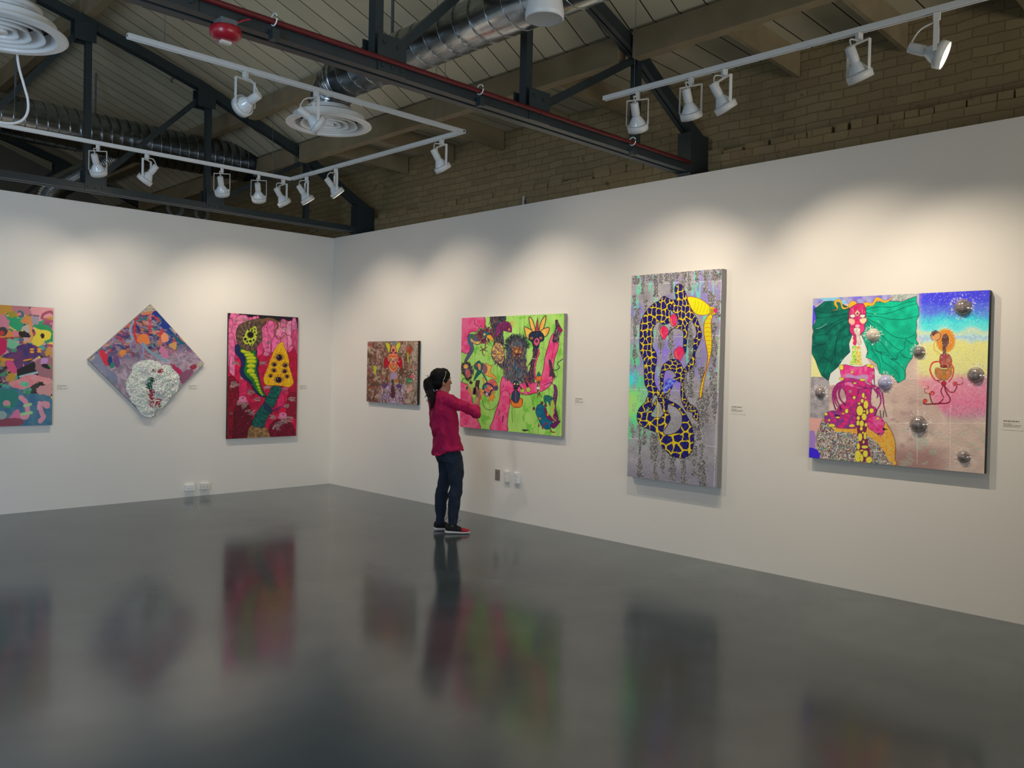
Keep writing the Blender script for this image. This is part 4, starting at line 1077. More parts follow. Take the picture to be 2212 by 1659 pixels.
    for q in ([(900,140),(940,170),(970,260),(975,310),(950,320),(915,250)], [(1100,120),(1095,200),(1070,280),(1030,310),(1025,260),(1050,180)], [(845,255),(890,270),(940,310),(915,400),(870,380),(850,310)], [(1140,265),(1090,270),(1040,310),(1070,360),(1100,370),(1135,320)]):
        A.poly(q, (236,160,70), line=(30,40,60), lw=9, col2=(244,196,90), vs=40)
    A.poly([(1003,145),(1010,220),(1020,310),(975,310),(985,220)], (150,40,80), line=(40,20,50), lw=4, smooth=False)
    for k in range(4): A.stroke([(982,300-k*28),(1016,292-k*28)], (220,130,60), 6)
    A.poly([(900,350),(950,310),(1040,315),(1080,370),(1070,420),(1030,440),(1015,500),(985,515),(955,500),(935,440),(905,410)], (26,44,70), line=(14,20,36), lw=6, var=.2)
    A.poly([(965,410),(990,385),(1020,400),(1025,440),(1000,480),(970,470),(955,440)], (214,90,130), line=(80,20,50), lw=4); A.ell(990,425,15,20,(90,30,60)); A.ell(930,390,18,15,(180,120,80), line=(20,20,30)); A.ell(1042,388,18,15,(180,120,80), line=(20,20,30)); A.ell(930,390,6,6,(20,10,10)); A.ell(1042,388,6,6,(20,10,10))
    A.stroke([(925,630),(960,635),(990,640)], (190,180,160), 8)
    # hand tree at the right, thin drawing lines
    t5 = [(1215,180),(1245,170),(1265,230),(1300,290),(1270,330),(1250,430),(1200,440),(1180,420),(1200,320),(1215,260)]
    A.poly(t5, (46,30,60), wob=8); A.fur(t5, [(30,60,80),(130,30,80),(20,20,30),(170,150,140)], 160, 24, 6, PI/2, .6, seed=15); A.poly([(1240,250),(1300,280),(1290,320),(1250,310)], (140,30,80), wob=4)
    A.stroke([(1030,500),(1090,520),(1110,560),(1080,640),(1040,660),(1060,700),(1040,760)], (70,120,50), 3); A.stroke([(1310,635),(1260,670),(1240,700),(1265,740),(1220,775),(1190,765)], (40,50,90), 9)
    A.poly([(1140,640),(1170,680),(1180,750),(1210,830),(1225,860),(1200,855),(1210,885),(1170,840),(1140,850),(1155,770),(1140,700)], (80,50,70), line=(40,20,40), lw=3)
    # torch bird
    A.poly([(1015,790),(1040,830),(1050,870),(1030,910),(1000,910),(985,870),(995,830)], (230,120,40), line=(120,40,20), lw=4); A.poly([(1015,795),(1040,840),(990,845)], (20,110,100)); A.stroke([(1015,910),(1010,980),(1020,1060)], (60,90,50), 30); A.stroke([(1010,940),(1030,1000),(1010,1040)], (210,190,110), 8); A.stroke([(1000,1100),(1020,1060),(1050,1095)], (140,60,90), 9); A.ell(1010,985,22,16,(230,226,200), line=(40,60,40))
    # lantern fish-man
    A.poly([(690,1110),(810,1110),(820,1180),(790,1215),(720,1215),(685,1170)], (230,90,30), line=(120,30,20), lw=6)
    for k in range(10): A.stroke([(698+k*12,1125),(702+k*12,1205)], (244,170,60), 5)
    A.poly([(745,1000),(785,1050),(785,1110),(760,1160),(720,1155),(690,1110),(700,1050),(725,1010)], (24,70,100), line=(20,16,40), lw=7); A.stroke([(740,1010),(742,1150)], (200,40,80), 9); A.ell(740,990,30,14,(30,20,40)); A.poly([(715,970),(710,930),(740,900),(775,930),(770,980)], (40,50,70), line=(20,20,30), lw=5); A.ell(728,935,10,10,(240,220,120)); A.ell(762,940,9,9,(240,220,120)); A.ell(715,945,10,10,(200,60,80))
    A.stroke([(700,1215),(695,1290),(705,1400)], (60,120,50), 4)
    # seated face totem at left
    fp = [(120,690),(180,690),(215,740),(225,800),(205,850),(170,885),(130,840),(105,780),(105,720)]
    A.fur(fp, [(50,14,30),(30,10,20),(90,30,40)], 260, 22, 6, (160,780), .3, seed=21); A.poly([(120,710),(170,695),(205,750),(205,830),(170,870),(140,830),(115,770)], (60,70,110)); A.ell(145,728,28,26,(240,170,90)); A.ell(147,740,15,12,(245,200,60)); A.poly([(140,770),(180,760),(200,830),(170,860),(145,830)], (180,80,110), col2=(210,130,90), vs=20)
    A.stroke([(240,770),(215,820),(240,800)], (70,60,60), 12, w2=3); A.stroke([(100,910),(120,870),(160,890)], (40,80,60), 8)
    # dragons
    A.poly([(245,710),(300,660),(330,690),(350,690),(340,760),(330,800),(290,840),(240,900),(260,830),(280,780),(250,750)], (14,100,96), line=(10,50,60), lw=5); A.poly([(285,700),(320,700),(320,770),(300,760)], (230,150,90)); A.ell(270,715,16,20,(120,80,100))
    A.poly([(350,720),(380,690),(440,720),(460,710),(445,760),(440,800),(500,850),(505,880),(450,855),(400,840),(360,800)], (236,160,70), line=(150,60,30), lw=5, col2=(240,190,90), vs=30); A.poly([(345,740),(370,700),(400,740),(390,800),(360,810)], (150,90,120), line=(80,40,60), lw=3)
    A.stroke([(340,800),(370,850),(395,900),(400,940)], (14,96,100), 16); A.stroke([(360,870),(365,930)], (236,150,70), 22)
    A.poly([(350,950),(400,915),(450,880),(500,900),(525,960),(520,1010),(480,1020),(440,1060),(400,1090),(360,1060),(345,1000)], (236,140,70), line=(120,50,50), lw=4, col2=(200,80,110), vs=26)
    A.stroke([(400,930),(370,950),(355,1000),(380,1040),(430,1060)], (26,60,110), 26); A.stroke([(400,930),(450,950),(470,990),(440,1030),(430,1080)], (40,40,100), 18); A.ell(380,970,18,20,(40,150,130)); A.ell(395,1060,14,20,(190,190,170), line=(60,40,60)); A.ell(505,985,26,30,(90,60,110)); A.ell(352,1020,12,12,(240,220,90)); A.ell(458,990,10,10,(240,220,90))
    A.poly([(410,1140),(440,1070),(500,1030),(480,1060),(495,1100),(470,1110),(470,1140),(440,1120),(430,1145)], (244,150,60), line=(170,80,30), lw=4)
    A.stroke([(345,1130),(360,1200),(410,1245),(480,1235),(530,1170)], (60,110,50), 7); A.poly([(310,1000),(345,1010),(340,1090),(320,1130),(300,1080)], (240,150,70), line=(150,70,40), lw=3)
    A.poly([(135,960),(190,950),(210,1000),(220,1060),(210,1100),(190,1040),(150,1000)], (220,170,90), wob=14, a=.7); A.ell(160,985,14,22,(70,80,80)); A.ell(205,920,22,22,(80,50,70))
    # tentacled turtle at lower right
    A.poly([(1090,1075),(1150,1080),(1200,1120),(1200,1180),(1160,1150),(1150,1200),(1120,1140),(1100,1180),(1075,1120)], (36,120,110), line=(20,50,60), lw=4, var=.25, vs=12); A.poly([(1170,1130),(1200,1150),(1190,1250),(1160,1200)], (180,190,70), wob=5)
    tw = [(1195,950),(1225,960),(1240,1030),(1235,1100),(1220,1200),(1240,1290),(1250,1370),(1200,1390),(1190,1300),(1210,1200),(1190,1100),(1200,1030)]
    A.poly(tw, (110,50,100), line=(50,20,60), lw=4, var=.3, vs=12); A.stroke([(1195,950),(1160,920),(1110,940),(1080,950)], (60,40,80), 8); A.stroke([(1170,1230),(1200,1270),(1180,1330),(1220,1380)], (220,160,70), 10)
    A.poly([(1000,1200),(1050,1180),(1100,1240),(1130,1300),(1180,1380),(1160,1460),(1110,1480),(1050,1440),(1010,1350),(980,1270)], (14,96,130), line=(10,40,70), lw=6, col2=(20,116,140), vs=40)
    A.poly([(1090,1250),(1130,1290),(1190,1370),(1140,1370),(1100,1310)], (120,30,90), line=(60,10,50), lw=4); A.ell(1125,1300,13,18,(230,160,60)); A.poly([(1160,1420),(1270,1375),(1240,1430),(1190,1470)], (110,30,100), line=(50,10,50), lw=4)
    for x, y in ((1055,1165),(1098,1195),(958,1230),(1095,1240)): A.ell(x, y, 13, 17, (120,40,90), line=(60,20,50))
    A.stroke([(955,1230),(945,1130),(970,1080),(1000,1060)], (70,130,60), 5); A.poly([(1010,1400),(1030,1440),(1010,1450)], (130,30,90)); A.stroke([(1060,1470),(1080,1420),(1120,1405)], (140,40,100), 16); A.stroke([(1160,1480),(1170,1510),(1205,1515)], (130,50,60), 14); A.ell(1030,1350,18,12,(190,130,90), .6)
    A.poly([(815,1480),(900,1490),(880,1500),(840,1505)], (60,50,60), wob=6); A.stroke([(590,1320),(585,1390)], (110,20,60), 12); A.stroke([(545,1260),(540,1310)], (120,20,70), 8)
    A.glitter(A.mask(bd) | A.mask(tr), (50,60,80), (210,190,180), .08)

# ------------------------------------------------------------------ picture 6 (spotted serpent on silver)
def art6(A):
    A.frame(1340, 560, 6.38)
    X, Y = A.X, A.Y
    n = fbm(X/170, Y/130, 4, 2)[..., None]
    A.C[:] = np.array((122,120,126))/255.*(1-n)+np.array((176,172,180))/255.*n
    vi = sstep(.45, .7, fbm(X/190, Y/240, 3, 6)); A.paint(vi*sstep(2300, 1300, Y), (128,116,186), .75)
    A.paint(sstep(620, 120, X)*sstep(950, 1500, Y)*sstep(2700, 2250, Y)*sstep(.35, .6, fbm(X/60, Y/220, 3, 9)), (80,214,130), .9)
    A.paint(sstep(330, 130, X)*sstep(1450, 1650, Y)*sstep(1800, 1650, Y), (40,214,240), .95); A.paint(sstep(400, 130, X)*sstep(1750, 1900, Y)*sstep(2250, 2050, Y), (160,230,110), .9)
    A.paint(sstep(400, 520, X)*sstep(1000, 760, X)*sstep(1050, 1300, Y)*sstep(1900, 1700, Y)*sstep(.3, .6, fbm(X/50, Y/150, 3, 19)), (136,112,226), .9)
    A.paint(sstep(1250, 1380, X)*sstep(900, 1200, Y)*sstep(2000, 1500, Y), (170,196,150), .6); A.paint(sstep(.62, .7, fbm(X/40, Y/200, 3, 29))*sstep(1900, 1300, Y), (90,220,170), .6)
    A.paint(sstep(2650, 3050, Y), (112,110,132), .5)
    # tile seams
    for p in ([(120,355),(1400,295)], [(140,1090),(1400,1050)], [(100,1790),(1380,1830)], [(100,2460),(1370,2590)]): A.stroke(p, (216,216,224), 7, smooth=False, a=.7)
    A.stroke([(1395,300),(1290,3150)], (206,200,206), 8, smooth=False, a=.8)
    # glitter drips
    r = random.Random(2); drips = np.zeros(X.shape, bool)
    def drip(x, y0, y1, w):
        P = []; k = 7
        ws_ = [w*r.uniform(.35, 1.1) for _ in range(k+1)]
        for i in range(k+1): P.append((x-ws_[i]+r.uniform(-8, 8), y0+(y1-y0)*i/k))
        for i in range(k, -1, -1): P.append((x+ws_[i]+r.uniform(-8, 8), y0+(y1-y0)*i/k))
        return A.mask(P, True, wob=16, ws=26, seed=r.randrange(99))
    for x, y0, y1, w in ((220,180,350,50),(310,180,480,34),(400,170,300,50),(490,180,520,36),(560,160,330,44),(640,160,300,40),(710,160,470,40),(790,160,300,60),(870,150,380,50),(950,150,440,34),(1060,150,310,40),(1180,140,460,50),(1300,140,300,60),(1370,140,280,30),
        (190,500,640,26),(1250,440,640,60),(1340,560,800,50),(230,680,900,50),(350,560,700,34),(200,800,1500,30),(560,900,1300,44),(700,950,1500,36),(960,880,1400,46),(1020,1100,1500,50),(1290,880,1500,44),(1120,1500,2300,34),(980,1300,1900,50),(1300,1560,2200,44),(1250,1500,1900,30),(900,1500,2000,44),(640,1700,2300,40),(560,1560,1750,36),
        (170,2280,2460,24),(270,2290,3000,36),(430,2400,2800,30),(480,2420,3120,42),(590,2560,2960,34),(720,2680,3050,60),(870,2700,3160,40),(940,2560,2760,40),(1020,2280,2980,32),(1120,2560,3130,52),(1080,1900,2500,30),(1190,1800,2250,40),(330,2200,2560,30),(1150,3000,3150,60)):
        drips |= drip(x, y0, y1, w)
    A.paint(drips, (74,72,74), .75); A.glitter(drips, (14,14,18), (255,252,246), .8, metal=.4); A.glitter((fbm(X/50, Y/120, 3, 44) > .58), (70,66,70), (240,232,224), .30, seed=31, metal=.5)
    Yl, NV = (250,186,30), (22,16,96)
    def giraffe(p, seed, cs=78, sx=.8, sy=1.25, rot=0.0, edge=.085):
        m = A.mask(p, True); A.cells(m, cs, seed, Yl, NV, edge, (40,10,50), sx, sy, rot); A.stroke(list(A.pts(p, True))+[A.pts(p, True)[0]], (16,10,40), 9, smooth=False)
        A.glitter(m & (A.C.sum(2) < .9), (30,30,130), (170,170,230), .05, seed=seed, metal=0)
    giraffe([(600,510),(700,560),(770,560),(800,610),(700,680),(690,760),(690,860),(600,900),(520,860),(450,960),(450,1080),(440,1200),(490,1290),(500,1400),(470,1560),(470,1680),(520,1800),(640,1900),(560,1930),(480,1870),(430,1960),(470,2040),(380,2060),(350,1960),(390,1840),(340,1720),(330,1560),(320,1400),(270,1250),(270,1050),(280,880),(340,740),(450,620),(540,570)], 3)
    giraffe([(750,400),(780,350),(830,345),(870,400),(905,480),(930,560),(980,690),(1050,810),(1100,950),(1120,1050),(1080,1180),(1030,1300),(1020,1440),(940,1540),(870,1590),(860,1720),(900,1900),(960,2000),(1010,2080),(980,2110),(900,2060),(850,1960),(830,1820),(840,1660),(740,1700),(700,1790),(620,1870),(560,1900),(640,1760),(720,1650),(830,1580),(940,1430),(1010,1290),(1000,1150),(1050,1040),(1030,920),(960,840),(930,930),(920,1080),(900,1290),(870,1260),(870,1100),(860,990),(740,950),(660,1040),(700,980),(790,900),(780,780),(720,720),(680,640),(770,600),(760,500)], 5, cs=76, sx=.7, sy=1.2)
    giraffe([(560,1560),(600,1450),(700,1385),(790,1390),(850,1470),(880,1590),(860,1680),(790,1680),(760,1580),(700,1530),(620,1540),(590,1680),(600,1820),(560,1830)], 7, cs=70, sx=1, sy=.9)
    # lower loops
    giraffe([(340,2120),(430,2050),(480,1960),(530,1900),(600,1900),(640,1960),(650,2040),(600,2120),(560,2000),(510,1960),(470,2060),(420,2140),(460,2180),(540,2180),(620,2200),(560,2400),(480,2380),(380,2340),(270,2280),(230,2180),(260,2060),(360,1960),(420,1920)], 9, cs=100, sx=1, sy=1)
    giraffe([(560,1910),(700,1960),(830,2040),(930,2180),(990,2320),(1010,2480),(990,2620),(920,2720),(820,2740),(700,2700),(590,2600),(530,2460),(520,2300),(560,2180),(640,2110),(690,2190),(640,2300),(590,2380),(640,2420),(760,2390),(840,2300),(850,2160),(790,2060),(700,2010),(600,1980)], 11, cs=120, sx=1, sy=1.0, edge=.09)
    A.stroke([(505,1930),(520,2060),(510,2240),(520,2380),(560,2560)], Yl, 12); A.stroke([(545,1900),(700,1690),(800,1640)], Yl, 10)
    giraffe([(870,1960),(960,2000),(1040,2050),(1080,2160),(1060,2230),(1000,2180),(990,2110),(900,2080)], 13, cs=44)
    A.poly([(640,1660),(700,1640),(770,1680),(700,1760),(620,1850),(590,1800),(600,1720)], (60,54,226), col2=(120,150,240), vs=30)
    # yellow worm
    A.poly([(925,530),(1000,520),(1120,560),(1240,660),(1230,740),(1160,770),(1060,760),(1000,710),(960,640)], (252,214,10), line=(170,60,30), lw=7)
    for k in range(5): x = 1020+k*46; A.stroke([(x+16,565+k*14),(x+6,650+k*8),(x-22,740)], (220,150,10), 6)
    A.poly([(1240,660),(1300,670),(1330,710),(1300,760),(1230,760)], (246,190,30), line=(60,30,30), lw=5); A.ell(1312,708,24,34,(200,30,110))
    for k in range(5): A.stroke([(1246+k*10,680),(1244+k*10,750)], (90,40,20), 6)
    tl = [(1235,760),(1270,790),(1250,860),(1255,1000),(1262,1150),(1250,1300),(1215,1440),(1180,1560),(1150,1700),(1120,1880),(1105,1920),(1090,1880),(1110,1740),(1150,1600),(1190,1480),(1205,1350),(1190,1230),(1165,1100),(1150,980),(1165,850)]
    A.poly(tl, (250,196,24), line=(120,30,30), lw=7)
    for i, (a, b, y) in enumerate(((1178,1258,830),(1160,1252,890),(1156,1252,950),(1154,1256,1010),(1160,1260,1070),(1170,1262,1130),(1182,1260,1190),(1196,1256,1240),(1202,1250,1290),(1204,1240,1340),(1196,1232,1390),(1186,1222,1440),(1172,1208,1490),(1156,1192,1540),(1140,1180,1590),(1134,1168,1640),(1126,1160,1690),(1118,1150,1740),(1112,1142,1790),(1106,1134,1840))): A.stroke([(a, y), ((a+b)/2, y-12), (b, y)], (200,90,20), 6)
    # pink drops
    for p, q in (([(735,755),(780,800),(775,880),(750,925),(715,920),(690,870),(688,800)], (700,860)), ([(600,915),(650,950),(662,1010),(630,1080),(600,1110),(570,1070),(548,1010),(555,950)], (560,1010)), ([(815,1200),(870,1240),(875,1310),(840,1370),(830,1400),(790,1380),(745,1340),(745,1260)], (765,1310))):
        A.poly(p, (226,30,80), line=(120,60,90), lw=6, col2=(214,60,110), vs=30); A.stroke([(q[0], q[1]-40), q, (q[0]+20, q[1]+50)], (240,130,50), 12)

# ------------------------------------------------------------------ picture 7 (green-winged figure on foil)
def art7(A):
    A.frame(1950, 610, 3.687)
    X, Y = A.X, A.Y
    n = fbm(X/110, Y/90, 4, 2); nn = n[..., None]
    A.C[:] = np.array((166,146,140))/255.*(1-nn)+np.array((216,196,182))/255.*nn
    yy = Y+(n-.5)*70+(X-400)*.03
    stops = [(40,(64,58,196)),(150,(60,64,222)),(230,(80,110,236)),(300,(60,190,240)),(360,(90,214,236)),(400,(190,230,170)),(440,(150,186,240)),(490,(216,236,130)),(620,(250,238,130)),(720,(250,214,140)),(790,(246,140,160)),(960,(214,116,148)),(1060,(184,130,150)),(1140,(176,160,170)),(1500,(160,140,150))]  # view-dependent foil sheen put into the paint as fixed colour bands
    R = np.zeros(A.C.shape)
    for (y0, c0), (y1, c1) in zip(stops, stops[1:]):
        k = np.clip((yy-y0)/(y1-y0), 0, 1)[..., None]; s_ = ((yy >= y0) & (yy < y1))[..., None]
        R = np.where(s_, (np.array(c0)*(1-k)+np.array(c1)*k)/255., R)
    R = np.where((yy < 40)[..., None], np.array(stops[0][1])/255., R); R = np.where((yy >= 1500)[..., None], np.array(stops[-1][1])/255., R)
    R *= (.9+.25*fbm(X/10, Y/14, 2, 5))[..., None]
    wr = sstep(90, 170, X)*sstep(1110+ (X-400)*.05, 1050, Y+sstep(380, 120, X)*260)
    A.C = A.C*(1-wr[..., None])+R*wr[..., None]
    A.paint(sstep(1230, 1400, Y)*sstep(420, 200, X)*sstep(-230, -60, X), (136,98,96), .7); A.paint(sstep(.55, .7, fbm(X/60, Y/40, 3, 15))*sstep(1100, 1200, Y), (150,180,160), .4)
    A.paint(sstep(.6, .7, fbm(X/70, Y/50, 3, 25))*sstep(700, 800, Y)*sstep(350, 100, X), (150,120,120), .5)
    for p in ([(-720,768),(400,768)], [(-720,1122),(690,1122)], [(125,100),(115,1450)], [(385,380),(378,1490)], [(-520,500),(-545,1400)]): A.stroke(p, (228,216,214), 4, smooth=False, a=.6)
    # everything on the left is drawn in the finer frame
    A.frame(1730, 610, 7.54); X, Y = A.X, A.Y
    A.poly([(180,200),(1450,180),(1500,320),(1300,360),(900,360),(400,330),(180,420)], (104,94,200), wob=20, col2=(150,150,190), vs=80); A.poly([(300,260),(560,240),(760,330),(620,340),(380,310)], (110,200,240), wob=30, a=.7)
    A.poly([(1480,190),(1800,175),(1880,230),(1560,320)], (180,190,186), wob=20, col2=(120,130,130), vs=16)
    A.poly([(150,400),(260,420),(240,600),(200,700),(150,760)], (80,70,220), wob=12); A.poly([(140,980),(260,1240),(520,1350),(640,1540),(130,1540)], (236,226,150), wob=20); A.poly([(500,1280),(780,860),(1060,860),(1080,1240),(1280,1480),(1240,1650),(420,1650)], (206,218,206), wob=20)
    A.poly([(130,1540),(460,1535),(455,2220),(130,2200)], (134,130,136), smooth=False, col2=(160,156,160), vs=60); A.poly([(130,2210),(400,2230),(280,2400),(120,2560)], (206,156,150), smooth=False, wob=10); A.poly([(120,2430),(230,2440),(230,2700),(110,2680)], (150,120,190), wob=16); A.poly([(110,2720),(220,2700),(300,2780),(300,2900),(110,2900)], (60,40,220), wob=16)
    A.poly([(1470,1570),(2100,1570),(2300,2250),(1500,2250)], (176,150,142), smooth=False, a=.35)
    G, GL = (10,134,104), (4,44,44)
    lw = [(790,410),(620,330),(500,305),(380,315),(215,440),(250,560),(235,660),(185,720),(210,800),(185,880),(190,980),(175,1080),(180,1160),(240,1270),(285,1400),(340,1520),(450,1600),(480,1480),(600,1380),(700,1230),(800,1135),(780,1000),(830,870),(780,600)]
    rw = [(1060,410),(1200,330),(1400,300),(1640,315),(1880,225),(1880,320),(1925,420),(1925,545),(1880,620),(1890,700),(1870,800),(1890,870),(1870,930),(1915,1000),(1850,1080),(1810,1240),(1740,1320),(1700,1430),(1700,1570),(1580,1640),(1500,1530),(1400,1500),(1280,1490),(1240,1330),(1140,1250),(1060,1220),(1090,1120),(1040,980),(990,860),(1050,600)]
    A.poly(lw, (8,116,92), line=GL, lw=8, smooth=False, col2=(6,86,74), vs=90); A.poly(rw, (8,150,118), line=GL, lw=8, smooth=False, col2=(14,178,140), vs=110)
    folds = [[(790,440),(600,470),(400,500),(240,460)],[(790,510),(600,540),(400,570),(250,580)],[(780,560),(600,620),(400,740),(215,775)],[(780,590),(560,700),(400,840),(215,870)],[(780,650),(640,780),(470,960),(350,1220)],[(790,680),(660,800),(590,900),(560,1060),(500,1310)],[(800,860),(700,900),(670,1000),(690,1260)],[(600,880),(560,1100),(570,1300),(640,1390)],[(430,1240),(420,1340),(370,1480),(450,1600)],[(350,1220),(430,1250),(500,1310)],[(285,1290),(340,1240)],[(190,980),(300,1010),(430,1000)],[(520,850),(380,1000),(260,1030),(190,1060)],
             [(1060,440),(1250,400),(1500,400),(1700,330),(1870,300)],[(1060,500),(1300,520),(1500,480),(1700,400),(1880,350)],[(1060,550),(1300,560),(1450,600),(1700,600),(1925,540)],[(1080,590),(1250,680),(1400,800),(1540,890),(1720,910),(1860,850)],[(1080,620),(1230,760),(1400,940),(1560,1080),(1670,1100),(1700,960),(1720,910)],[(1080,660),(1250,900),(1400,1100),(1500,1240),(1560,1250),(1580,1160),(1670,1100)],[(1100,980),(1160,1060),(1200,1110),(1400,1160),(1450,1240),(1560,1250)],[(1200,1000),(1240,1120),(1360,1180),(1430,1200)],[(1300,1140),(1340,1290),(1500,1400),(1600,1520),(1580,1640)],[(1450,1240),(1600,1330),(1700,1460),(1700,1560)],[(1140,1080),(1230,1200),(1290,1330),(1280,1490)],[(1720,940),(1800,990),(1900,1000)],[(1620,1140),(1690,1220),(1800,1240)],[(1060,700),(1100,850),(1190,980)],[(1000,870),(1080,1000),(1090,1180)]]
    for f in folds: A.stroke(f, GL, 8, w2=6)
    for p in ([(250,760),(330,730),(420,670)], [(640,1280),(700,1250)], [(1380,960),(1400,1030)], [(1620,1330),(1650,1370)], [(1240,620),(1290,650)], [(1180,500),(1230,525)], [(1280,1440),(1285,1490)]): A.stroke(p, (170,226,200), 5)
    # horns
    A.poly([(500,440),(560,450),(590,420),(545,360),(550,300),(600,275),(650,290),(690,400),(760,400),(800,330),(850,300),(900,320),(905,370),(860,400),(800,400),(720,435),(670,420),(640,330),(600,310),(580,340),(605,410),(570,455)], (230,162,40), line=(140,80,20), lw=5)
    A.poly([(1010,360),(1060,320),(1150,340),(1190,300),(1220,250),(1280,250),(1370,300),(1500,240),(1440,300),(1370,330),(1270,300),(1230,310),(1170,380),(1090,380),(1040,425)], (230,162,40), line=(140,80,20), lw=5)
    # mask face
    A.poly([(830,400),(920,350),(1010,350),(1055,430),(1060,560),(1080,620),(1040,690),(1040,770),(980,850),(940,880),(870,880),(800,800),(800,700),(770,640),(780,560),(790,450)], (176,34,90), line=(60,14,60), lw=8, col2=(206,60,120), vs=40)
    A.poly([(920,440),(970,500),(920,560),(870,500)], (216,160,150), line=(90,20,50), lw=5, smooth=False); A.ell(920,510,14,18,(90,60,60)); A.stroke([(850,440),(850,510)], (236,200,200), 6); A.stroke([(1000,440),(1000,500)], (236,200,200), 6)
    for x in (845, 1005): A.poly([(x-45,560),(x-30,525),(x+30,525),(x+40,560),(x,585)], (232,200,190), line=(60,10,40), lw=5); A.stroke([(x-42,562),(x,582),(x+42,560)], (30,10,20), 8)
    A.poly([(790,590),(860,600),(880,660),(830,690),(785,650)], (222,170,150)); A.poly([(965,600),(1060,580),(1065,630),(1020,670),(970,650)], (232,196,150)); A.poly([(880,660),(925,610),(965,660),(940,690),(895,690)], (214,40,100), line=(110,10,50), lw=4); A.poly([(890,690),(955,690),(950,730),(895,730)], (230,170,180), line=(120,20,60), lw=4)
    A.poly([(860,760),(900,735),(950,740),(970,780),(960,860),(970,940),(990,980),(950,1020),(910,960),(900,860),(870,810)], (206,196,184), line=(120,110,100), lw=5, var=.15, vs=12); A.poly([(850,890),(900,900),(905,1010),(850,1010)], (196,40,100)); A.ell(845,950,16,26,(230,220,140))
    # sequinned neck
    nk = [(845,1030),(960,1040),(975,1120),(1000,1350),(800,1340),(830,1200)]
    A.poly(nk, (190,210,60), smooth=False); A.dots(A.mask(nk, False) & (X < 905), [(130,206,50),(206,226,90),(90,180,60),(236,240,190)], 170, 6, 10); A.dots(A.mask(nk, False) & (X >= 905), [(240,170,60),(246,214,90),(220,130,90),(250,236,200)], 150, 6, 10)
    # torso and crossed arms
    Pk, Pd = (206,44,122), (70,20,70)
    def pk(p, c2=(170,100,150), line=Pd, lw=6, vs=46, **k): return A.poly(p, Pk, line=line, lw=lw, col2=c2, vs=vs, **k)
    pk([(700,1340),(820,1360),(900,1375),(1000,1370),(1090,1340),(1190,1400),(1190,1520),(1150,1620),(1190,1700),(1100,1640),(900,1580),(700,1590),(650,1500),(645,1400)], (222,110,160)); A.poly([(760,1480),(870,1520),(1080,1500),(1070,1600),(900,1590),(740,1580)], (170,150,196), wob=10, a=.8)
    pk([(700,1590),(800,1560),(960,1590),(1080,1650),(1180,1700),(1160,1720),(1140,1900),(1150,2000),(1230,2060),(1200,2200),(1120,2290),(940,2280),(760,2200),(590,2110),(640,2000),(740,1930),(700,1760),(650,1720),(600,1700),(560,1760)], (150,44,116))
    pk([(700,1640),(800,1620),(920,1700),(1100,1720),(1190,1700),(1180,1560),(1150,1480),(1190,1420),(1200,1690),(1140,1730),(900,1730),(760,1720)], (230,120,170)); 
    A.poly([(740,1680),(820,1700),(920,1740),(910,1830),(830,1850),(740,1800)], (190,40,110), line=Pd, lw=4); A.ell(805,1775,26,28,(170,120,140), line=(120,40,80)); A.stroke([(940,1740),(920,1850),(760,1850)], Pd, 4); A.stroke([(1150,1720),(960,1740),(920,1840),(900,1990)], Pd, 4)
    # hanging clawed hands
    for pts in ([(700,1610),(600,1660),(530,1760),(520,1860),(530,1960),(560,2070)], [(640,1680),(570,1780),(580,1900),(620,1990),(660,2060)], [(650,1700),(620,1800),(640,1900),(690,1960),(720,2000)], [(600,1680),(550,1800),(560,1950),(620,2050)]): A.stroke(pts, (150,40,110), 40, w2=16); A.stroke(pts, (90,24,80), 4)
    for a, b in (((530,1960),(575,2075)), ((620,2000),(670,2080)), ((690,1960),(735,2000)), ((640,2010),(640,2090))): A.stroke([a, b], (20,14,30), 18, w2=4)
    for pts in ([(1160,1680),(1260,1720),(1320,1800),(1340,1900),(1350,2000),(1370,2080)], [(1240,1740),(1290,1840),(1300,1960),(1240,2080)], [(1200,1740),(1240,1800),(1260,1860)]): A.stroke(pts, (150,40,110), 38, w2=16); A.stroke(pts, (90,24,80), 4)
    for a, b in (((1370,2080),(1400,2190)), ((1350,2090),(1340,2200)), ((1240,2090),(1200,2170)), ((1250,1840),(1240,1880)), ((1290,2090),(1310,2210))): A.stroke([a, b], (20,14,36), 22, w2=4)
    # egg with beads
    egg = [(380,2230),(300,2370),(260,2500),(270,2680),(330,2830),(420,2910),(1470,2990),(1530,2860),(1540,2650),(1500,2480),(1420,2340),(1340,2280),(900,2360),(560,2360)]
    m = A.poly(egg, (236,178,80), line=(60,40,40), lw=8, col2=(214,146,54), vs=24)
    bead = A.mask([(380,2240),(300,2370),(262,2500),(272,2680),(330,2830),(420,2900),(1440,2975),(1430,2900),(1330,2730),(1220,2600),(1070,2490),(900,2470),(700,2440),(560,2430),(460,2300)])
    A.paint(bead, (150,140,134)); A.dots(bead, [(176,166,160),(120,40,44),(34,110,140),(146,60,50),(206,200,190),(130,176,120),(40,90,120),(240,236,230),(100,30,36)], 1500, 7, 12); A.glitter(bead, (80,70,66), (250,246,240), .10, metal=.2)
    # crossed legs
    pk([(390,2170),(440,2110),(560,2090),(720,2120),(880,2170),(910,2260),(900,2370),(760,2380),(620,2370),(500,2310),(400,2260)], (110,60,130)); A.stroke([(560,2180),(700,2170),(800,2230),(900,2250)], (80,20,80), 6); A.poly([(560,2150),(620,2160),(640,2190),(560,2190)], (60,30,90), wob=6)
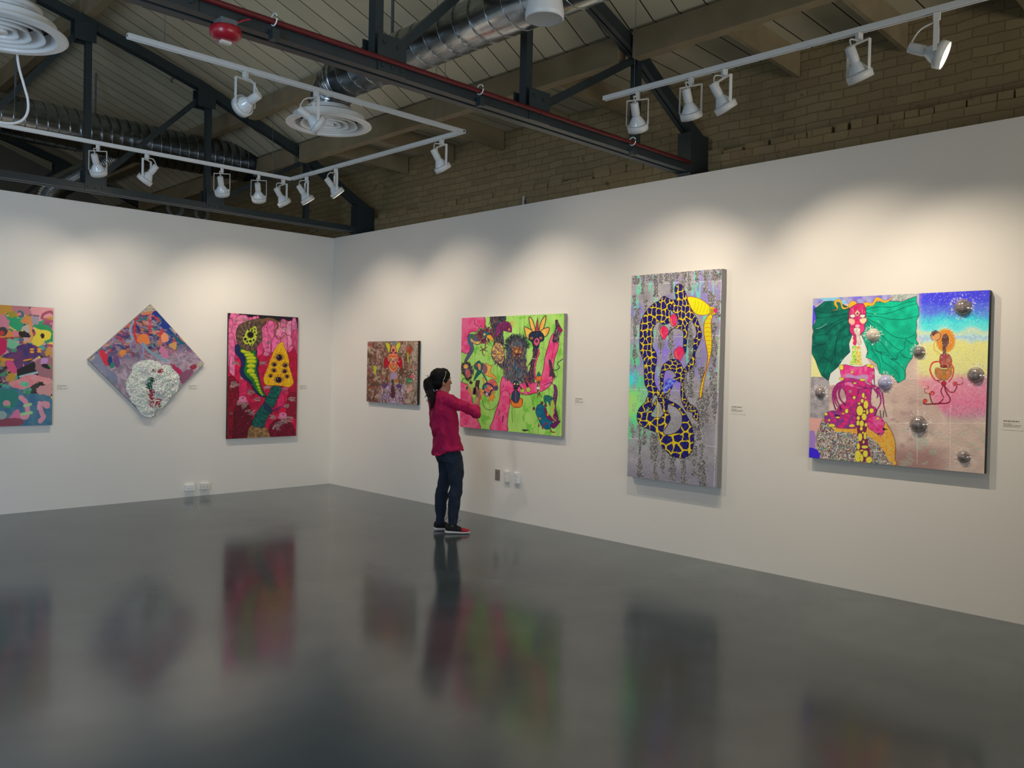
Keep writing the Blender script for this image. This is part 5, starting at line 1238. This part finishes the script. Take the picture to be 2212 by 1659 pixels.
    pk([(1080,2240),(1180,2170),(1300,2200),(1360,2290),(1340,2380),(1360,2440),(1290,2480),(1200,2440),(1100,2360)], (220,90,150)); A.stroke([(1090,2260),(1170,2300),(1240,2400),(1280,2400)], (80,20,80), 6)
    A.poly([(1330,2360),(1420,2400),(1330,2410)], (40,10,30), smooth=False); A.fur([(1250,2440),(1340,2440),(1330,2480),(1260,2490)], [(190,80,170),(60,20,60)], 20, 26, 7, PI/2, .4)
    # ochre scales down the middle
    col = [(980,1980),(1090,1990),(1110,2100),(1060,2230),(1080,2340),(1060,2500),(1100,2640),(1150,2900),(1120,2920),(900,2900),(900,2740),(940,2600),(920,2460),(905,2300),(900,2130),(910,2010)]
    A.poly(col, (120,34,84)); sc = [(1017,1840,22,40),(1052,1880,12,14),(870,1875,22,26),(998,1930,22,32),(1060,1990,38,66),(948,1975,18,20),(960,2090,52,80),(1035,2100,14,14),(1080,2110,18,44),(1030,2190,38,56),(935,2210,24,32),(990,2300,34,50),(930,2290,24,40),(1060,2320,20,30),(985,2380,22,32),(1010,2450,14,20),(965,2520,34,64),(1045,2500,20,60),(1020,2600,16,24),(935,2670,24,54),(1040,2680,52,26),(990,2740,30,12),(930,2830,52,94),(1052,2790,40,54),(1110,2890,50,50),(990,2860,26,60),(1152,2090,32,40),(745,2095,26,36),(690,2135,18,14),(600,2200,34,14),(830,2335,44,22),(500,2330,52,26),(1250,2220,28,14),(410,2145,24,22),(460,2245,16,18),(1005,1585,44,20),(660,1385,34,40),(660,1570,36,20),(835,1465,18,18),(1110,1355,40,22),(1160,1370,30,24),(880,1640,26,10)]
    for x, y, rx, ry in sc: A.ell(x, y, rx, ry, (238,206,70), line=(110,60,50), lw=5)
    # sunburst dancer on the right
    A.frame(1950, 610, 3.687)
    for k in range(40):
        a = k/40*2*PI; A.stroke([(342, 464), (342+76*math.cos(a), 464+94*math.sin(a))], (206,130,30) if k % 2 else (236,170,60), 9)
    A.ell(342,464,70,86,(230,146,40)); 
    for k in range(36): a = k/36*2*PI; A.stroke([(342+40*math.cos(a), 464+50*math.sin(a)), (342+72*math.cos(a), 464+88*math.sin(a))], (190,90,30), 3)
    A.ell(340,462,26,48,(96,64,56), line=(40,24,24), lw=3); A.ell(331,456,4,3,(30,16,14)); A.ell(349,456,4,3,(30,16,14)); A.stroke([(332,492),(348,492)], (170,90,80), 4)
    A.ell(262,425,36,38,(206,150,90), line=(70,44,40), lw=5); A.poly([(232,400),(262,388),(285,400),(262,410),(240,430)], (90,60,50)); A.stroke([(254,460),(252,530),(290,565),(310,580)], (220,170,60), 8)
    A.stroke([(330,510),(332,560)], (90,70,60), 26); A.poly([(300,580),(360,570),(390,610),(385,660),(350,680),(300,660)], (150,60,70), line=(80,30,30), lw=3, col2=(180,120,80), vs=20); A.stroke([(290,630),(240,640),(218,690),(232,740),(260,780)], (196,60,50), 12); A.stroke([(380,640),(405,690),(395,750),(370,790)], (196,70,50), 12)
    A.poly([(265,680),(310,690),(350,690),(390,670),(385,740),(345,780),(290,770),(258,730)], (206,120,50), line=(90,80,60), lw=3, col2=(150,110,60), vs=30); A.ell(325,670,28,14,(120,40,40)); A.ell(328,805,18,16,(170,40,50), line=(90,10,30))
    leg = (120,24,40)
    A.stroke([(322,820),(305,870),(325,920),(290,960),(240,965),(215,890),(232,885)], leg, 9); A.stroke([(330,820),(345,870),(380,930),(360,960),(290,965),(190,970),(165,960),(180,935)], leg, 11); A.stroke([(335,825),(370,870),(410,870),(430,830),(415,810)], leg, 9); A.stroke([(420,815),(470,810),(480,780),(470,760)], leg, 6); A.stroke([(225,885),(180,880),(175,850),(205,845),(200,825)], leg, 5); A.stroke([(300,780),(270,780),(300,800)], leg, 7)
    for x, y in ((235,883),(178,944),(418,808)): A.ell(x, y, 15, 15, (200,70,50), line=(110,20,30), lw=3)
    A.glitter((wr > .5) & (X > 130), (150,140,190), (250,250,255), .04, metal=.3)
    # splash marks round the glass domes
    A.frame(0, 0, 1); r = random.Random(3)
    for x, y, rad in DOMES:
        for k in range(60):
            a = r.uniform(0, 2*PI); l = rad*r.uniform(1.1, 1.75); q0 = l-rad*r.uniform(.05, .25); A.stroke([(x+q0*math.cos(a), y+q0*math.sin(a)), (x+l*math.cos(a), y+l*math.sin(a))], r.choice([(240,236,230),(130,120,120),(255,253,250),(214,206,200)]), 1.15)
DOMES = [(2080,664,17),(1985.5,760,12),(2107.5,810,16),(1984,916.5,17),(2082,987,12.5),(1886,724,13.5),(1911.5,826,14.5),(1771.5,848,11)]

M_ART = art_mat('acrylic_paint', .45, .1)
M_ARTG = art_mat('glossy_paint', .28, .25)
M_EDGE_D = mat('canvas_edge_dark', (34, 30, 30), rough=.6, var=.1)
M_EDGE_S = mat('canvas_edge_silver', (150, 148, 144), rough=.5, var=.15, scale=90)
M_EDGE_G = mat('canvas_edge_grey', (140, 140, 140), rough=.45, metal=.2, var=.06)
M_EDGE_B = mat('canvas_edge_blue', (60, 90, 120), rough=.6, var=.1)

painting('L', -4.90, -3.478, .918, 2.168, .04, .0062, art1, (120,120,120), 'colourful abstract painting cut off by the left frame edge', M_EDGE_B, M_ART, gain=1.1)
# diamond picture: a square sheet turned by 45 degrees
def diamond():
    c = Vector((-2.4655, 0, 1.62)); s = .93; d = .04
    t = empty('painting', c, 0, 'diamond-shaped poured-paint picture with sparkling white crystals', 'painting')
    bm = box(BM(), -s/2, s/2, -d+.001, -.004, -s/2, s/2); bm.transform(Matrix.Rotation(math.radians(46), 4, 'Y'))
    build('canvas_frame', bm, M_EDGE_S, t)
    a = math.radians(46); eu = (math.cos(a), 0, -math.sin(a)); ev = (math.sin(a), 0, math.cos(a))
    o = Vector((c.x, -d, c.z))-Vector(eu)*s/2-Vector(ev)*s/2
    sheet('painted_canvas', tuple(o), eu, ev, s, s, .0046, t, M_ARTG, art2, (140,130,140), gain=1.15)
    # crystal crust spilling over the lower corner
    crust = [(640,900),(730,840),(850,820),(960,840),(1010,890),(1090,880),(1170,960),(1225,1020),(1220,1140),(1200,1220),(1110,1290),(1080,1360),(1000,1430),(930,1460),(900,1520),(830,1555),(740,1500),(680,1400),(620,1350),(590,1260),(545,1180),(570,1060),(620,990)]
    W = []
    for v in catmull(crust, 4, True):
        p = ray_plane(180+v.x/5.925, 640+v.y/5.925, 1, -d-.012); W.append((p.x-c.x, p.z-c.z))
    W = np.array(W); g = .011
    xs = np.arange(W[:, 0].min(), W[:, 0].max(), g); zs = np.arange(W[:, 1].min(), W[:, 1].max(), g)
    X, Z = np.meshgrid(xs, zs); ins = np.zeros(X.shape, bool); x1, y1 = W[-1]; dist = np.full(X.shape, 9.)
    for x2, y2 in W:
        if y1 != y2: ins ^= ((y1 > Z) != (y2 > Z)) & (X < (x2-x1)*(Z-y1)/(y2-y1)+x1)
        dist = np.minimum(dist, np.hypot(X-x2, Z-y2)); x1, y1 = x2, y2
    R = np.random.RandomState(3); bms = {k_: BM() for k_ in 'wlmgr'}
    lump = fbm(X*14+40, Z*14+60, 3, 8)
    for i in range(X.shape[0]):
        for j in range(X.shape[1]):
            if not ins[i, j]: continue
            x = X[i, j]+R.uniform(-.004, .004); z = Z[i, j]+R.uniform(-.004, .004)
            px, py = photo_px(np.array([[x+c.x, -d, z+c.z]])); u = (px[0]-180)*5.925; v = (py[0]-640)*5.925
            q_ = R.uniform(); k = 'w' if q_ < .80 else ('l' if q_ < .92 else 'm')
            w_ = R.uniform(-18, 18)
            if (790+(1190-v)*.3 < u+w_ < 850+(1190-v)*.3 and 1040 < v < 1190): k = 'g'
            elif (840 < u+w_ < 990 and 1310 < v < 1420 and R.uniform() < .6) or (835 < u+w_ < 890 and 1190 < v < 1310) or (855 < u+w_ < 890 and 925 < v < 955) or (940 < u+w_ < 995 and 935 < v < 985): k = 'r'
            hgt = .010+.085*min(1, dist[i, j]/.10)*max(.05, (lump[i, j]-.28)*1.9)*R.uniform(.8, 1.1)
            rr = R.uniform(.007, .012)
            M = Matrix.Translation((x, -d-hgt*.55, z))@Matrix.Rotation(R.uniform(0, 3), 4, (R.uniform(-1, 1), R.uniform(-1, 1), R.uniform(-1, 1)))
            L_ = rr*1.5; vs = [bms[k].verts.new(M@Vector(q)) for q in ((rr,0,0),(-rr,0,0),(0,rr,0),(0,-rr,0),(0,0,L_),(0,0,-L_))]
            for a_, b_, c_ in ((0,2,4),(2,1,4),(1,3,4),(3,0,4),(2,0,5),(1,2,5),(3,1,5),(0,3,5)): bms[k].faces.new((vs[a_], vs[b_], vs[c_]))
            # matrix of the crust under each grain
            vs = [bms['w'].verts.new((x+p_*g*.8, yy_, z+r_*g*.8)) for p_, r_, yy_ in ((-1,-1,-d-hgt*.5),(1,-1,-d-hgt*.5),(1,1,-d-hgt*.5),(-1,1,-d-hgt*.5),(0,0,-d+.002))]
            bms['w'].faces.new(vs[:4])
            for a_ in range(4): bms['w'].faces.new((vs[(a_+1) % 4], vs[a_], vs[4]))
    for k_, nm, lb, cl in (('w','crystal_crust','white crystal crust',(238,240,232)),('l','lilac_crystals','pale lilac crystals',(206,200,210)),('m','mint_crystals','mint green iridescent crystals',(170,226,200)),('g','green_shards','dark green glass shards',(14,96,70)),('r','red_shards','red glass shards',(170,34,60))):
        tag(build(nm, bms[k_], mat(nm, cl, rough=.14, var=.15, scale=70, coat=.8), t), lb, kind='stuff')
diamond()
t3, _ = painting('L', -1.504, -0.545, .680, 2.238, .04, .0050, art3, (180,30,80), 'tall crimson painting of a green worm and yellow cone with eyes', M_EDGE_D, M_ART)
painting('R', -1.942, -0.898, 1.163, 1.932, .04, .0050, art4, (136,112,96), 'small brown collage painting of a pointed orange face', M_EDGE_D, M_ARTG, gain=1.15)
painting('R', -4.280, -2.738, .953, 2.180, .05, .0044, art5, (150,206,92), 'lime green painting of pink bodies and furry creatures', M_EDGE_S, M_ART, gain=1.15)
painting('R', -6.068, -5.127, .647, 2.495, .075, .0034, art6, (150,150,155), 'tall silver painting of a blue spotted serpent and yellow worm', M_EDGE_G, M_ARTG, gain=1.5)
t7, _ = painting('R', -8.096, -6.862, .974, 2.209, .05, .0033, art7, (190,175,165), 'square foil painting of a green-winged pink figure on an egg', M_EDGE_D, M_ARTG, gain=1.45)
M_DOME = mat('smoky_glass', (150, 140, 138), rough=.12, metal=.35, coat=1, var=.4, scale=45)
M_DOME2 = mat('clear_violet_glass', (190, 190, 226), rough=.1, metal=.2, coat=1, var=.2, scale=26)
M_DOME3 = mat('pearl_glass', (226, 214, 196), rough=.1, metal=.2, coat=1, var=.25, scale=40)
for i, (x, y, r) in enumerate(DOMES):
    p = ray_plane(x, y, 0, -.05); D = (p-CAM).dot(_f); R = r*D/FPX*1.0
    M = Matrix.Translation((-.05, p.y-t7.location.y, p.z-t7.location.z))@Matrix.Rotation(-PI/2, 4, 'Y')
    pr = [(R*math.cos(a), R*.75*math.sin(a)) for a in [k*PI/2/8 for k in range(9)]]; pr[-1] = (0, R*.75)
    o = build('glass_dome', lathe(BM(), [(R*1.08, 0), (R*1.06, .003), (R*.99, .004)]+pr[1:], 24, M), M_DOME2 if i == 6 else (M_DOME3 if i == 5 else M_DOME), t7, smooth=True)
# ================================================================== the visitor
AW = Vector((math.cos(YAW), math.sin(YAW), 0)); RT = Vector((math.sin(YAW), -math.cos(YAW), 0)); UP = Vector((0, 0, 1))
foot = ray_plane(989, 1153.5, 2, 0.0)
BASE = Vector((foot.x, foot.y, 0))+AW*.078
def Q(cx, cy, dt=0.0):
    """a point of the body: drawing coordinates at her distance, dt metres farther away"""
    px, py = 860+cx/3.95, 760+cy/3.95
    d = _f+_r*((px-W_PX/2)/FPX)-_u*((py-H_PX/2)/FPX)
    t = ((BASE+AW*dt)-CAM).dot(AW)/d.dot(AW)
    return CAM+d*t
FA = math.radians(30)
FWD = RT*math.cos(FA)+AW*math.sin(FA); LAT = AW*math.cos(FA)-RT*math.sin(FA)     # LAT = her left
ORG = Q(420, 1560, 0); ORG.z = 0

def loft(bm, secs, seg=20, zfun=None):
    """secs: (centre, vec_a, vec_b) rings"""
    rings = []
    for i, (c, a, b) in enumerate(secs):
        ring = []
        for k in range(seg):
            th = 2*PI*k/seg; p = c+a*math.cos(th)+b*math.sin(th)
            if zfun and i == len(secs)-1: p = p+UP*zfun(th)
            ring.append(bm.verts.new(p-ORG))
        rings.append(ring)
    for r0, r1 in zip(rings, rings[1:]):
        for k in range(seg): bm.faces.new((r0[k], r0[(k+1) % seg], r1[(k+1) % seg], r1[k]))
    bm.faces.new(rings[0][::-1]); bm.faces.new(rings[-1])
def stack(bm, rows, zfun=None, seg=20):
    loft(bm, [(Q(x, y, t), LAT*la, FWD*de) for x, y, t, la, de in rows], seg, zfun)
def limb(bm, pts, rads, seg=14):
    pts = [Vector(p) for p in pts]
    P = catmull([tuple(p-ORG) for p in pts], 5)
    R = [r for r in rads]; rr = []
    for i in range(len(P)):
        f = i/5; j = min(int(f), len(R)-2); rr.append(R[j]+(R[j+1]-R[j])*(f-j))
    tube(bm, P, rr, seg)
    for p, r in ((P[0], rr[0]), (P[-1], rr[-1])): ball(bm, p+ORG, (r, r, r))
def ball(bm, c, r, ax=None, seg=14):
    A_ = ax or (LAT, FWD, UP); M = Matrix.Identity(4)
    for k in range(3):
        for q in range(3): M[q][k] = A_[k][q]*r[k]
    M.translation = Vector(c)-ORG
    bmesh.ops.create_uvsphere(bm, u_segments=seg, v_segments=10, radius=1.0, matrix=M)
def organic(name, bm, m, parent, voxel, smooth=3, disp=0.0, dscale=.05):
    bmesh.ops.recalc_face_normals(bm, faces=bm.faces)
    me = bpy.data.meshes.new(name+'_raw'); bm.to_mesh(me); bm.free()
    o = bpy.data.objects.new(name+'_raw', me); COL.objects.link(o)
    r = o.modifiers.new('r', 'REMESH'); r.mode = 'VOXEL'; r.voxel_size = voxel; r.use_smooth_shade = True
    s = o.modifiers.new('s', 'SMOOTH'); s.factor = .5; s.iterations = smooth
    dg = bpy.context.evaluated_depsgraph_get()
    me2 = bpy.data.meshes.new_from_object(o.evaluated_get(dg)); me2.name = name
    bpy.data.objects.remove(o); bpy.data.meshes.remove(me)
    if disp:
        n = len(me2.vertices); co = np.empty(n*3, np.float32); no = np.empty(n*3, np.float32)
        me2.vertices.foreach_get('co', co); me2.vertex_normals.foreach_get('vector', no)
        co = co.reshape(-1, 3); no = no.reshape(-1, 3)
        s_ = co[:, 0]*RT.x+co[:, 1]*RT.y; z = co[:, 2]; t_ = co[:, 0]*AW.x+co[:, 1]*AW.y
        w = fbm(s_/dscale+z/dscale*.35+t_/dscale*.4+30, z/dscale*.55-s_/dscale*.3+70, 3, 5)-.5
        w2 = np.abs(fbm(s_/dscale*.6+50, z/dscale*.5+t_/dscale*.5+20, 2, 9)-.5)*-1.5
        co += no*((w+w2)*disp+disp*.12)[:, None]; me2.vertices.foreach_set('co', co.ravel().astype(np.float32)); me2.update()
    me2.materials.clear(); me2.materials.append(m)
    me2.polygons.foreach_set('use_smooth', [True]*len(me2.polygons))
    ob = bpy.data.objects.new(name, me2); COL.objects.link(ob); ob.parent = parent
    return ob

M_SKIN = mat('skin', (168, 118, 96), rough=.5, var=.04, scale=30)
M_HAIR = mat('black_hair', (9, 7, 8), rough=.6, var=.2, scale=60, bump=.3, bscale=120, spec=.2)
M_SHIRT = mat('magenta_cotton', (176, 0, 76), rough=.85, var=.06, scale=30, bump=.15, bscale=200)
M_JEANS = mat('dark_denim', (24, 38, 56), rough=.85, var=.25, scale=14, bump=.1, bscale=300)
M_SHOE = mat('black_knit', (18, 18, 20), rough=.8); M_SOLE = mat('white_rubber', (214, 212, 210), rough=.5)
M_TOE = mat('crimson_knit', (190, 12, 46), rough=.7)

person = empty('person', ORG, 0, 'woman in magenta shirt and jeans photographing the green painting', 'person')
# --- phone frame and the hand that holds it
PC = Q(668, 303, .10)
pe = (-LAT+UP*.0).normalized(); pn = (-FWD*1.0+UP*.16).normalized(); pu = pn.cross(pe).normalized()
if pu.z < 0: pu = -pu
pe = pu.cross(pn).normalized()
if pe.dot(-LAT) < 0: pe = -pe
def PH(x, y, n): return PC+pe*x+pu*y+pn*n
bm = BM()
# head, neck
stack(bm, [(380,380,0,.070,.060),(384,350,0,.056,.054),(392,320,0,.054,.056),(396,290,0,.050,.056)])
HF = (RT*math.cos(math.radians(24))+AW*math.sin(math.radians(24))); HL = AW*math.cos(math.radians(24))-RT*math.sin(math.radians(24))
hax = (HL, HF, UP)
ball(bm, Q(366,222,0), (.074,.090,.094), hax); ball(bm, Q(392,262,0), (.062,.066,.078), hax); ball(bm, Q(404,298,0), (.046,.050,.045), hax)
ball(bm, Q(430,320,.012), (.020,.020,.018), hax)
limb(bm, [Q(438,235,.015), Q(447,255,.018), Q(453,268,.020)], [.008,.010,.010], 8); ball(bm, Q(449,270,.018), (.014,.010,.007), hax)
ball(bm, Q(432,222,.012), (.045,.016,.016), hax); ball(bm, Q(438,294,.014), (.020,.014,.007), hax); ball(bm, Q(437,302,.014), (.017,.013,.007), hax)
ball(bm, Q(392,272,-.064), (.010,.016,.028), hax)
# trunk inside the clothes
stack(bm, [(380,372,0,.10,.07),(380,410,0,.15,.09),(388,500,0,.15,.10),(405,680,0,.125,.09),(425,800,0,.12,.085),(432,900,0,.11,.08)])
SR, SL = Q(446,418,-.140), Q(312,418,.140)
EL, WR = Q(652,516,-.10), PH(.030,-.118,-.020)
limb(bm, [SR, SR.lerp(EL, .5), EL], [.036,.028,.028]); limb(bm, [EL, EL.lerp(WR, .35), EL.lerp(WR, .8), WR], [.034,.039,.028,.026])
LE, LWr = Q(318,640,.185), Q(372,800,.215)
limb(bm, [SL, SL.lerp(LE, .5), LE], [.048,.042,.036]); limb(bm, [LE, LE.lerp(LWr, .4), LWr], [.036,.034,.024])
# right hand
limb(bm, [WR, PH(.030,-.085,-.022)], [.026,.028], 12)
for x in (.005,.020,.034): limb(bm, [PH(x+.004,-.088,-.022), PH(x,-.03,-.021)], [.013,.013], 10)
for y, x1 in ((-.070,-.030),(-.050,-.034),(-.030,-.034),(-.010,-.030)):
    limb(bm, [PH(.012,y+.004,-.021), PH(-.018,y+.006,-.020), PH(-.044,y+.004,-.012), PH(-.046,y+.002,.004), PH(x1,y,.013)], [.0095,.0095,.0088,.0082,.0075], 8)
limb(bm, [PH(.034,-.085,-.014), PH(.050,-.060,.002), PH(.050,-.030,.010), PH(.034,-.004,.015)], [.015,.012,.0100,.0085], 8)
# left hand hanging, gently curled
hd = (LWr-LE).normalized(); ha = FWD.cross(hd).normalized(); hb = hd.cross(ha).normalized()
for k, (o, l) in enumerate(((-.024,.060),(-.008,.070),(.008,.068),(.024,.055))):
    limb(bm, [LWr+hb*o*.5, LWr+hd*.05+hb*o*.9, LWr+hd*.085+hb*o], [.013,.013,.011], 8)
    limb(bm, [LWr+hd*.085+hb*o, LWr+hd*(.085+l*.5)+hb*o+ha*.012, LWr+hd*(.085+l*.8)+hb*o+ha*.036], [.0092,.0088,.0075], 8)
limb(bm, [LWr+hd*.02+hb*.02, LWr+hd*.05+hb*.045, LWr+hd*.085+hb*.050+ha*.01], [.012,.011,.009], 8)
# legs
RL = [(468,900,-.075,.080),(484,1000,-.078,.076),(492,1080,-.078,.066),(498,1140,-.078,.055),(484,1220,-.078,.056),(474,1310,-.078,.048),(467,1400,-.078,.036),(462,1470,-.078,.034),(460,1520,-.078,.030)]
LL = [(405,900,.075,.080),(412,1000,.078,.074),(398,1080,.078,.062),(388,1140,.078,.053),(371,1220,.078,.054),(364,1310,.078,.047),(360,1400,.078,.036),(358,1460,.078,.034),(357,1500,.078,.030)]
for S in (RL, LL): loft(bm, [(Q(x, y, t), LAT*r*.72, FWD*r*.78) for x, y, t, r in S], 16)
organic('body', bm, M_SKIN, person, .0048, 3)

# --- eyes
for s in (-1, 1):
    bm = BM(); ball(bm, Q(424,238,.010)+HL*.030*s-HF*.000, (.011,.011,.010), hax); build('eye', bm, mat('eye_white', (220,214,206), rough=.2), person, smooth=True)
# --- hair
bm = BM()
ball(bm, Q(352,214,0), (.090,.098,.092), hax); ball(bm, Q(338,258,0), (.084,.080,.080), hax); ball(bm, Q(384,205,0), (.080,.070,.078), hax)
ball(bm, Q(404,240,-.064), (.010,.020,.034), hax); ball(bm, Q(404,240,.070), (.010,.020,.034), hax)
ball(bm, Q(268,292,0), (.070,.058,.092), hax); ball(bm, Q(300,270,0), (.07,.06,.075), hax); ball(bm, Q(252,262,0), (.05,.04,.05), hax)
limb(bm, [Q(285,340,-.05), Q(292,400,-.115), Q(288,450,-.135), Q(278,492,-.135)], [.045,.032,.020,.006]); limb(bm, [Q(262,350,-.02), Q(268,400,-.09), Q(270,440,-.125)], [.030,.018,.006])
organic('hair', bm, M_HAIR, person, .006, 3, disp=.010, dscale=.03)
bm = BM(); rr_ = random.Random(4)
W_ = [((262,240),(250,205),(232,200)), ((265,240),(262,208),(255,196)), ((270,235),(272,205),(268,192)), ((230,262),(218,280),(214,320)), ((236,250),(216,262),(212,300)), ((250,370),(236,380),(222,392)), ((262,395),(246,415),(232,428)), ((262,380),(250,395),(240,402)), ((285,470),(280,500),(272,515)), ((300,450),(300,480),(292,505)), ((305,400),(312,440),(308,470)), ((255,360),(240,370),(226,384))]
for w in W_:
    tube(bm, [tuple(p-ORG) for p in [Q(x, y, (-.12 if y > 440 else -.02)+rr_.uniform(-.01, .01)) for x, y in w]], [.004, .0028, .0008], 5)
tag(build('hair_wisps', bm, M_HAIR, person), 'loose strands', kind='stuff')
bm = BM()
for p in ([(352,142,0),(385,150,-.03),(408,175,-.066),(398,215,-.082),(384,246,-.086)],):
    tube(bm, catmull([tuple(Q(*q)-ORG) for q in p], 6), .0032, 6)
tube(bm, catmull([tuple(Q(408,172,-.066)-ORG), tuple(Q(424,164,0)-ORG), tuple(Q(400,160,.066)-ORG)], 6), .004, 6)
build('glasses', bm, mat('glasses_metal', (190,180,160), rough=.25, metal=.7), person, smooth=True)
bm = BM(); tube(bm, [tuple(Q(298,322,-.072)-ORG), tuple(Q(312,345,-.080)-ORG)], .010, 8); build('hair_tie', bm, mat('grey_blue_tie', (90,96,130), rough=.6), person, smooth=True)

# --- shirt
bm = BM()
hem = lambda th: .075*abs(math.cos(th))**2 - .040*max(0, -math.sin(th)) + .020*max(0, math.sin(th))
stack(bm, [(368,338,0,.062,.058),(370,352,0,.078,.066),(374,372,0,.115,.082),(376,395,0,.165,.100),(380,430,0,.185,.115),(386,500,0,.184,.130),(391,570,0,.178,.132),(400,650,0,.168,.130),(413,720,0,.165,.124),(420,780,0,.176,.128),(424,835,0,.194,.144),(426,868,0,.198,.148)], zfun=hem, seg=32)
ball(bm, SR, (.062,.062,.058)); ball(bm, SL, (.062,.062,.058))
E2 = EL+(WR-EL)*.10
limb(bm, [SR.lerp(Q(400,440,-.08), .4), SR, SR.lerp(EL, .4), SR.lerp(EL, .75), EL], [.068,.066,.060,.057,.057])
limb(bm, [EL, E2], [.057,.053])
limb(bm, [SL, SL.lerp(LE, .5), LE, LE.lerp(LWr, .35)], [.060,.056,.050,.046])
organic('shirt', bm, M_SHIRT, person, .007, 3, disp=.046, dscale=.07)
bm = BM(); loft(bm, [(Q(366,328,0), LAT*.058, FWD*.052), (Q(367,345,0), LAT*.072, FWD*.064), (Q(368,360,0), LAT*.088, FWD*.074)], 24)
organic('collar', bm, M_SHIRT, person, .005, 2)
bm = BM(); d_ = (WR-EL).normalized(); c_ = EL+d_*.045
for k in (0, 1): pass
limb(bm, [EL+d_*.024, c_], [.058, .055], 18); organic('sleeve_cuff', bm, M_SHIRT, person, .005, 2, disp=.006, dscale=.03)

# --- jeans
bm = BM()
stack(bm, [(426,820,0,.140,.104),(428,850,0,.155,.115),(434,900,0,.172,.126),(440,935,0,.165,.120)], seg=28)
def pant(S):
    secs = [(Q(x, y, t), LAT*(r+.008)*.9, FWD*(r+.008)) for x, y, t, r in S if y < 1490]
    loft(bm, secs, 20)
pant([(470,880,-.075,.082)]+[(x+2, y, t, r+(.006 if y > 1150 else .002)) for x, y, t, r in RL[1:]]+[(463,1478,-.078,.040)])
pant([(405,880,.075,.082)]+[(x, y, t, r+(.006 if y > 1150 else .002)) for x, y, t, r in LL[1:]]+[(358,1468,.078,.040)])
organic('jeans', bm, M_JEANS, person, .0065, 3, disp=.018, dscale=.06)
bm = BM(); r_ = random.Random(8)
for x, y in ((556,930),(560,950),(557,985),(559,1010),(548,1150),(545,1165)):
    for k in range(4): q = Q(x-6+r_.uniform(-4, 4), y+r_.uniform(-8, 8), -.06+r_.uniform(-.02, .03))-ORG; tube(bm, [tuple(q), tuple(q+Vector((RT*.008+UP*r_.uniform(-.008, .004))))], .0016, 4)
tag(build('frayed_rips', bm, mat('frayed_cotton', (150,160,170), rough=.9), person), 'pale frayed threads', kind='stuff')

# --- shoes
def shoe(heel, ang, name):
    d = RT*math.cos(ang)+AW*math.sin(ang); l = UP.cross(d).normalized(); h = Vector((heel.x, heel.y, 0))
    def sec(x, w, z0, z1): c = h+d*x+UP*(z0+z1)/2; return (c, l*w, UP*(z1-z0)/2)
    s = empty(name, (0, 0, 0)); s.parent = person
    bm = BM(); loft(bm, [sec(-.004,.018,.012,.040), sec(.01,.032,.002,.038), sec(.05,.036,.002,.034), sec(.11,.037,.002,.028), sec(.17,.046,.001,.024), sec(.215,.042,.002,.026), sec(.245,.026,.008,.030)], 18)
    organic('sole', bm, M_SOLE, person, .004, 2)
    bm = BM(); loft(bm, [sec(.002,.020,.030,.085), sec(.02,.034,.022,.098), sec(.06,.036,.02,.105), sec(.10,.036,.02,.088), sec(.13,.038,.02,.072), sec(.160,.042,.018,.058)], 18)
    organic('upper', bm, M_SHOE, person, .004, 2)
    bm = BM(); loft(bm, [sec(.155,.0425,.018,.060), sec(.19,.044,.018,.050), sec(.222,.036,.018,.042), sec(.244,.018,.020,.032)], 18)
    organic('toe_cap', bm, M_TOE, person, .004, 2)
    bm = BM()
    for k in range(4):
        c = h+d*(.095+.018*k)+UP*(.094-.010*k)-ORG; tube(bm, [tuple(c-l*.024-UP*.006), tuple(c+UP*.004), tuple(c+l*.024-UP*.006)], .003, 6)
    c = h+d*.105+UP*.096-ORG; tube(bm, catmull([tuple(c), tuple(c+d*.02+UP*.02), tuple(c+d*.045+UP*.035)], 5), .0025, 6)
    build('laces', bm, M_SHOE, person, smooth=True)
    bpy.data.objects.remove(s)
hr = ray_plane(860+400/3.95, 760+1552/3.95, 2, 0); hl = ray_plane(860+305/3.95, 760+1527/3.95, 2, 0)
shoe(hr, math.radians(8), 'shoe'); shoe(hl, math.radians(20), 'shoe')
# --- the phone is its own thing
t = empty('smartphone', PC, 0, 'black phone held upright in the woman\'s right hand', 'phone')
R3 = Matrix((pe, pu, pn)).transposed().to_4x4()
bm = box(BM(), -.036, .036, -.073, .073, -.009, 0); bm.transform(R3); build('phone_body', bm, mat('phone_black', (14,14,16), rough=.3), t, bevel=.003)
bm = box(BM(), -.033, .033, -.068, .068, 0.0002, .0012); bm.transform(R3); build('screen', bm, mat('dark_screen', (20,22,34), rough=.08), t)
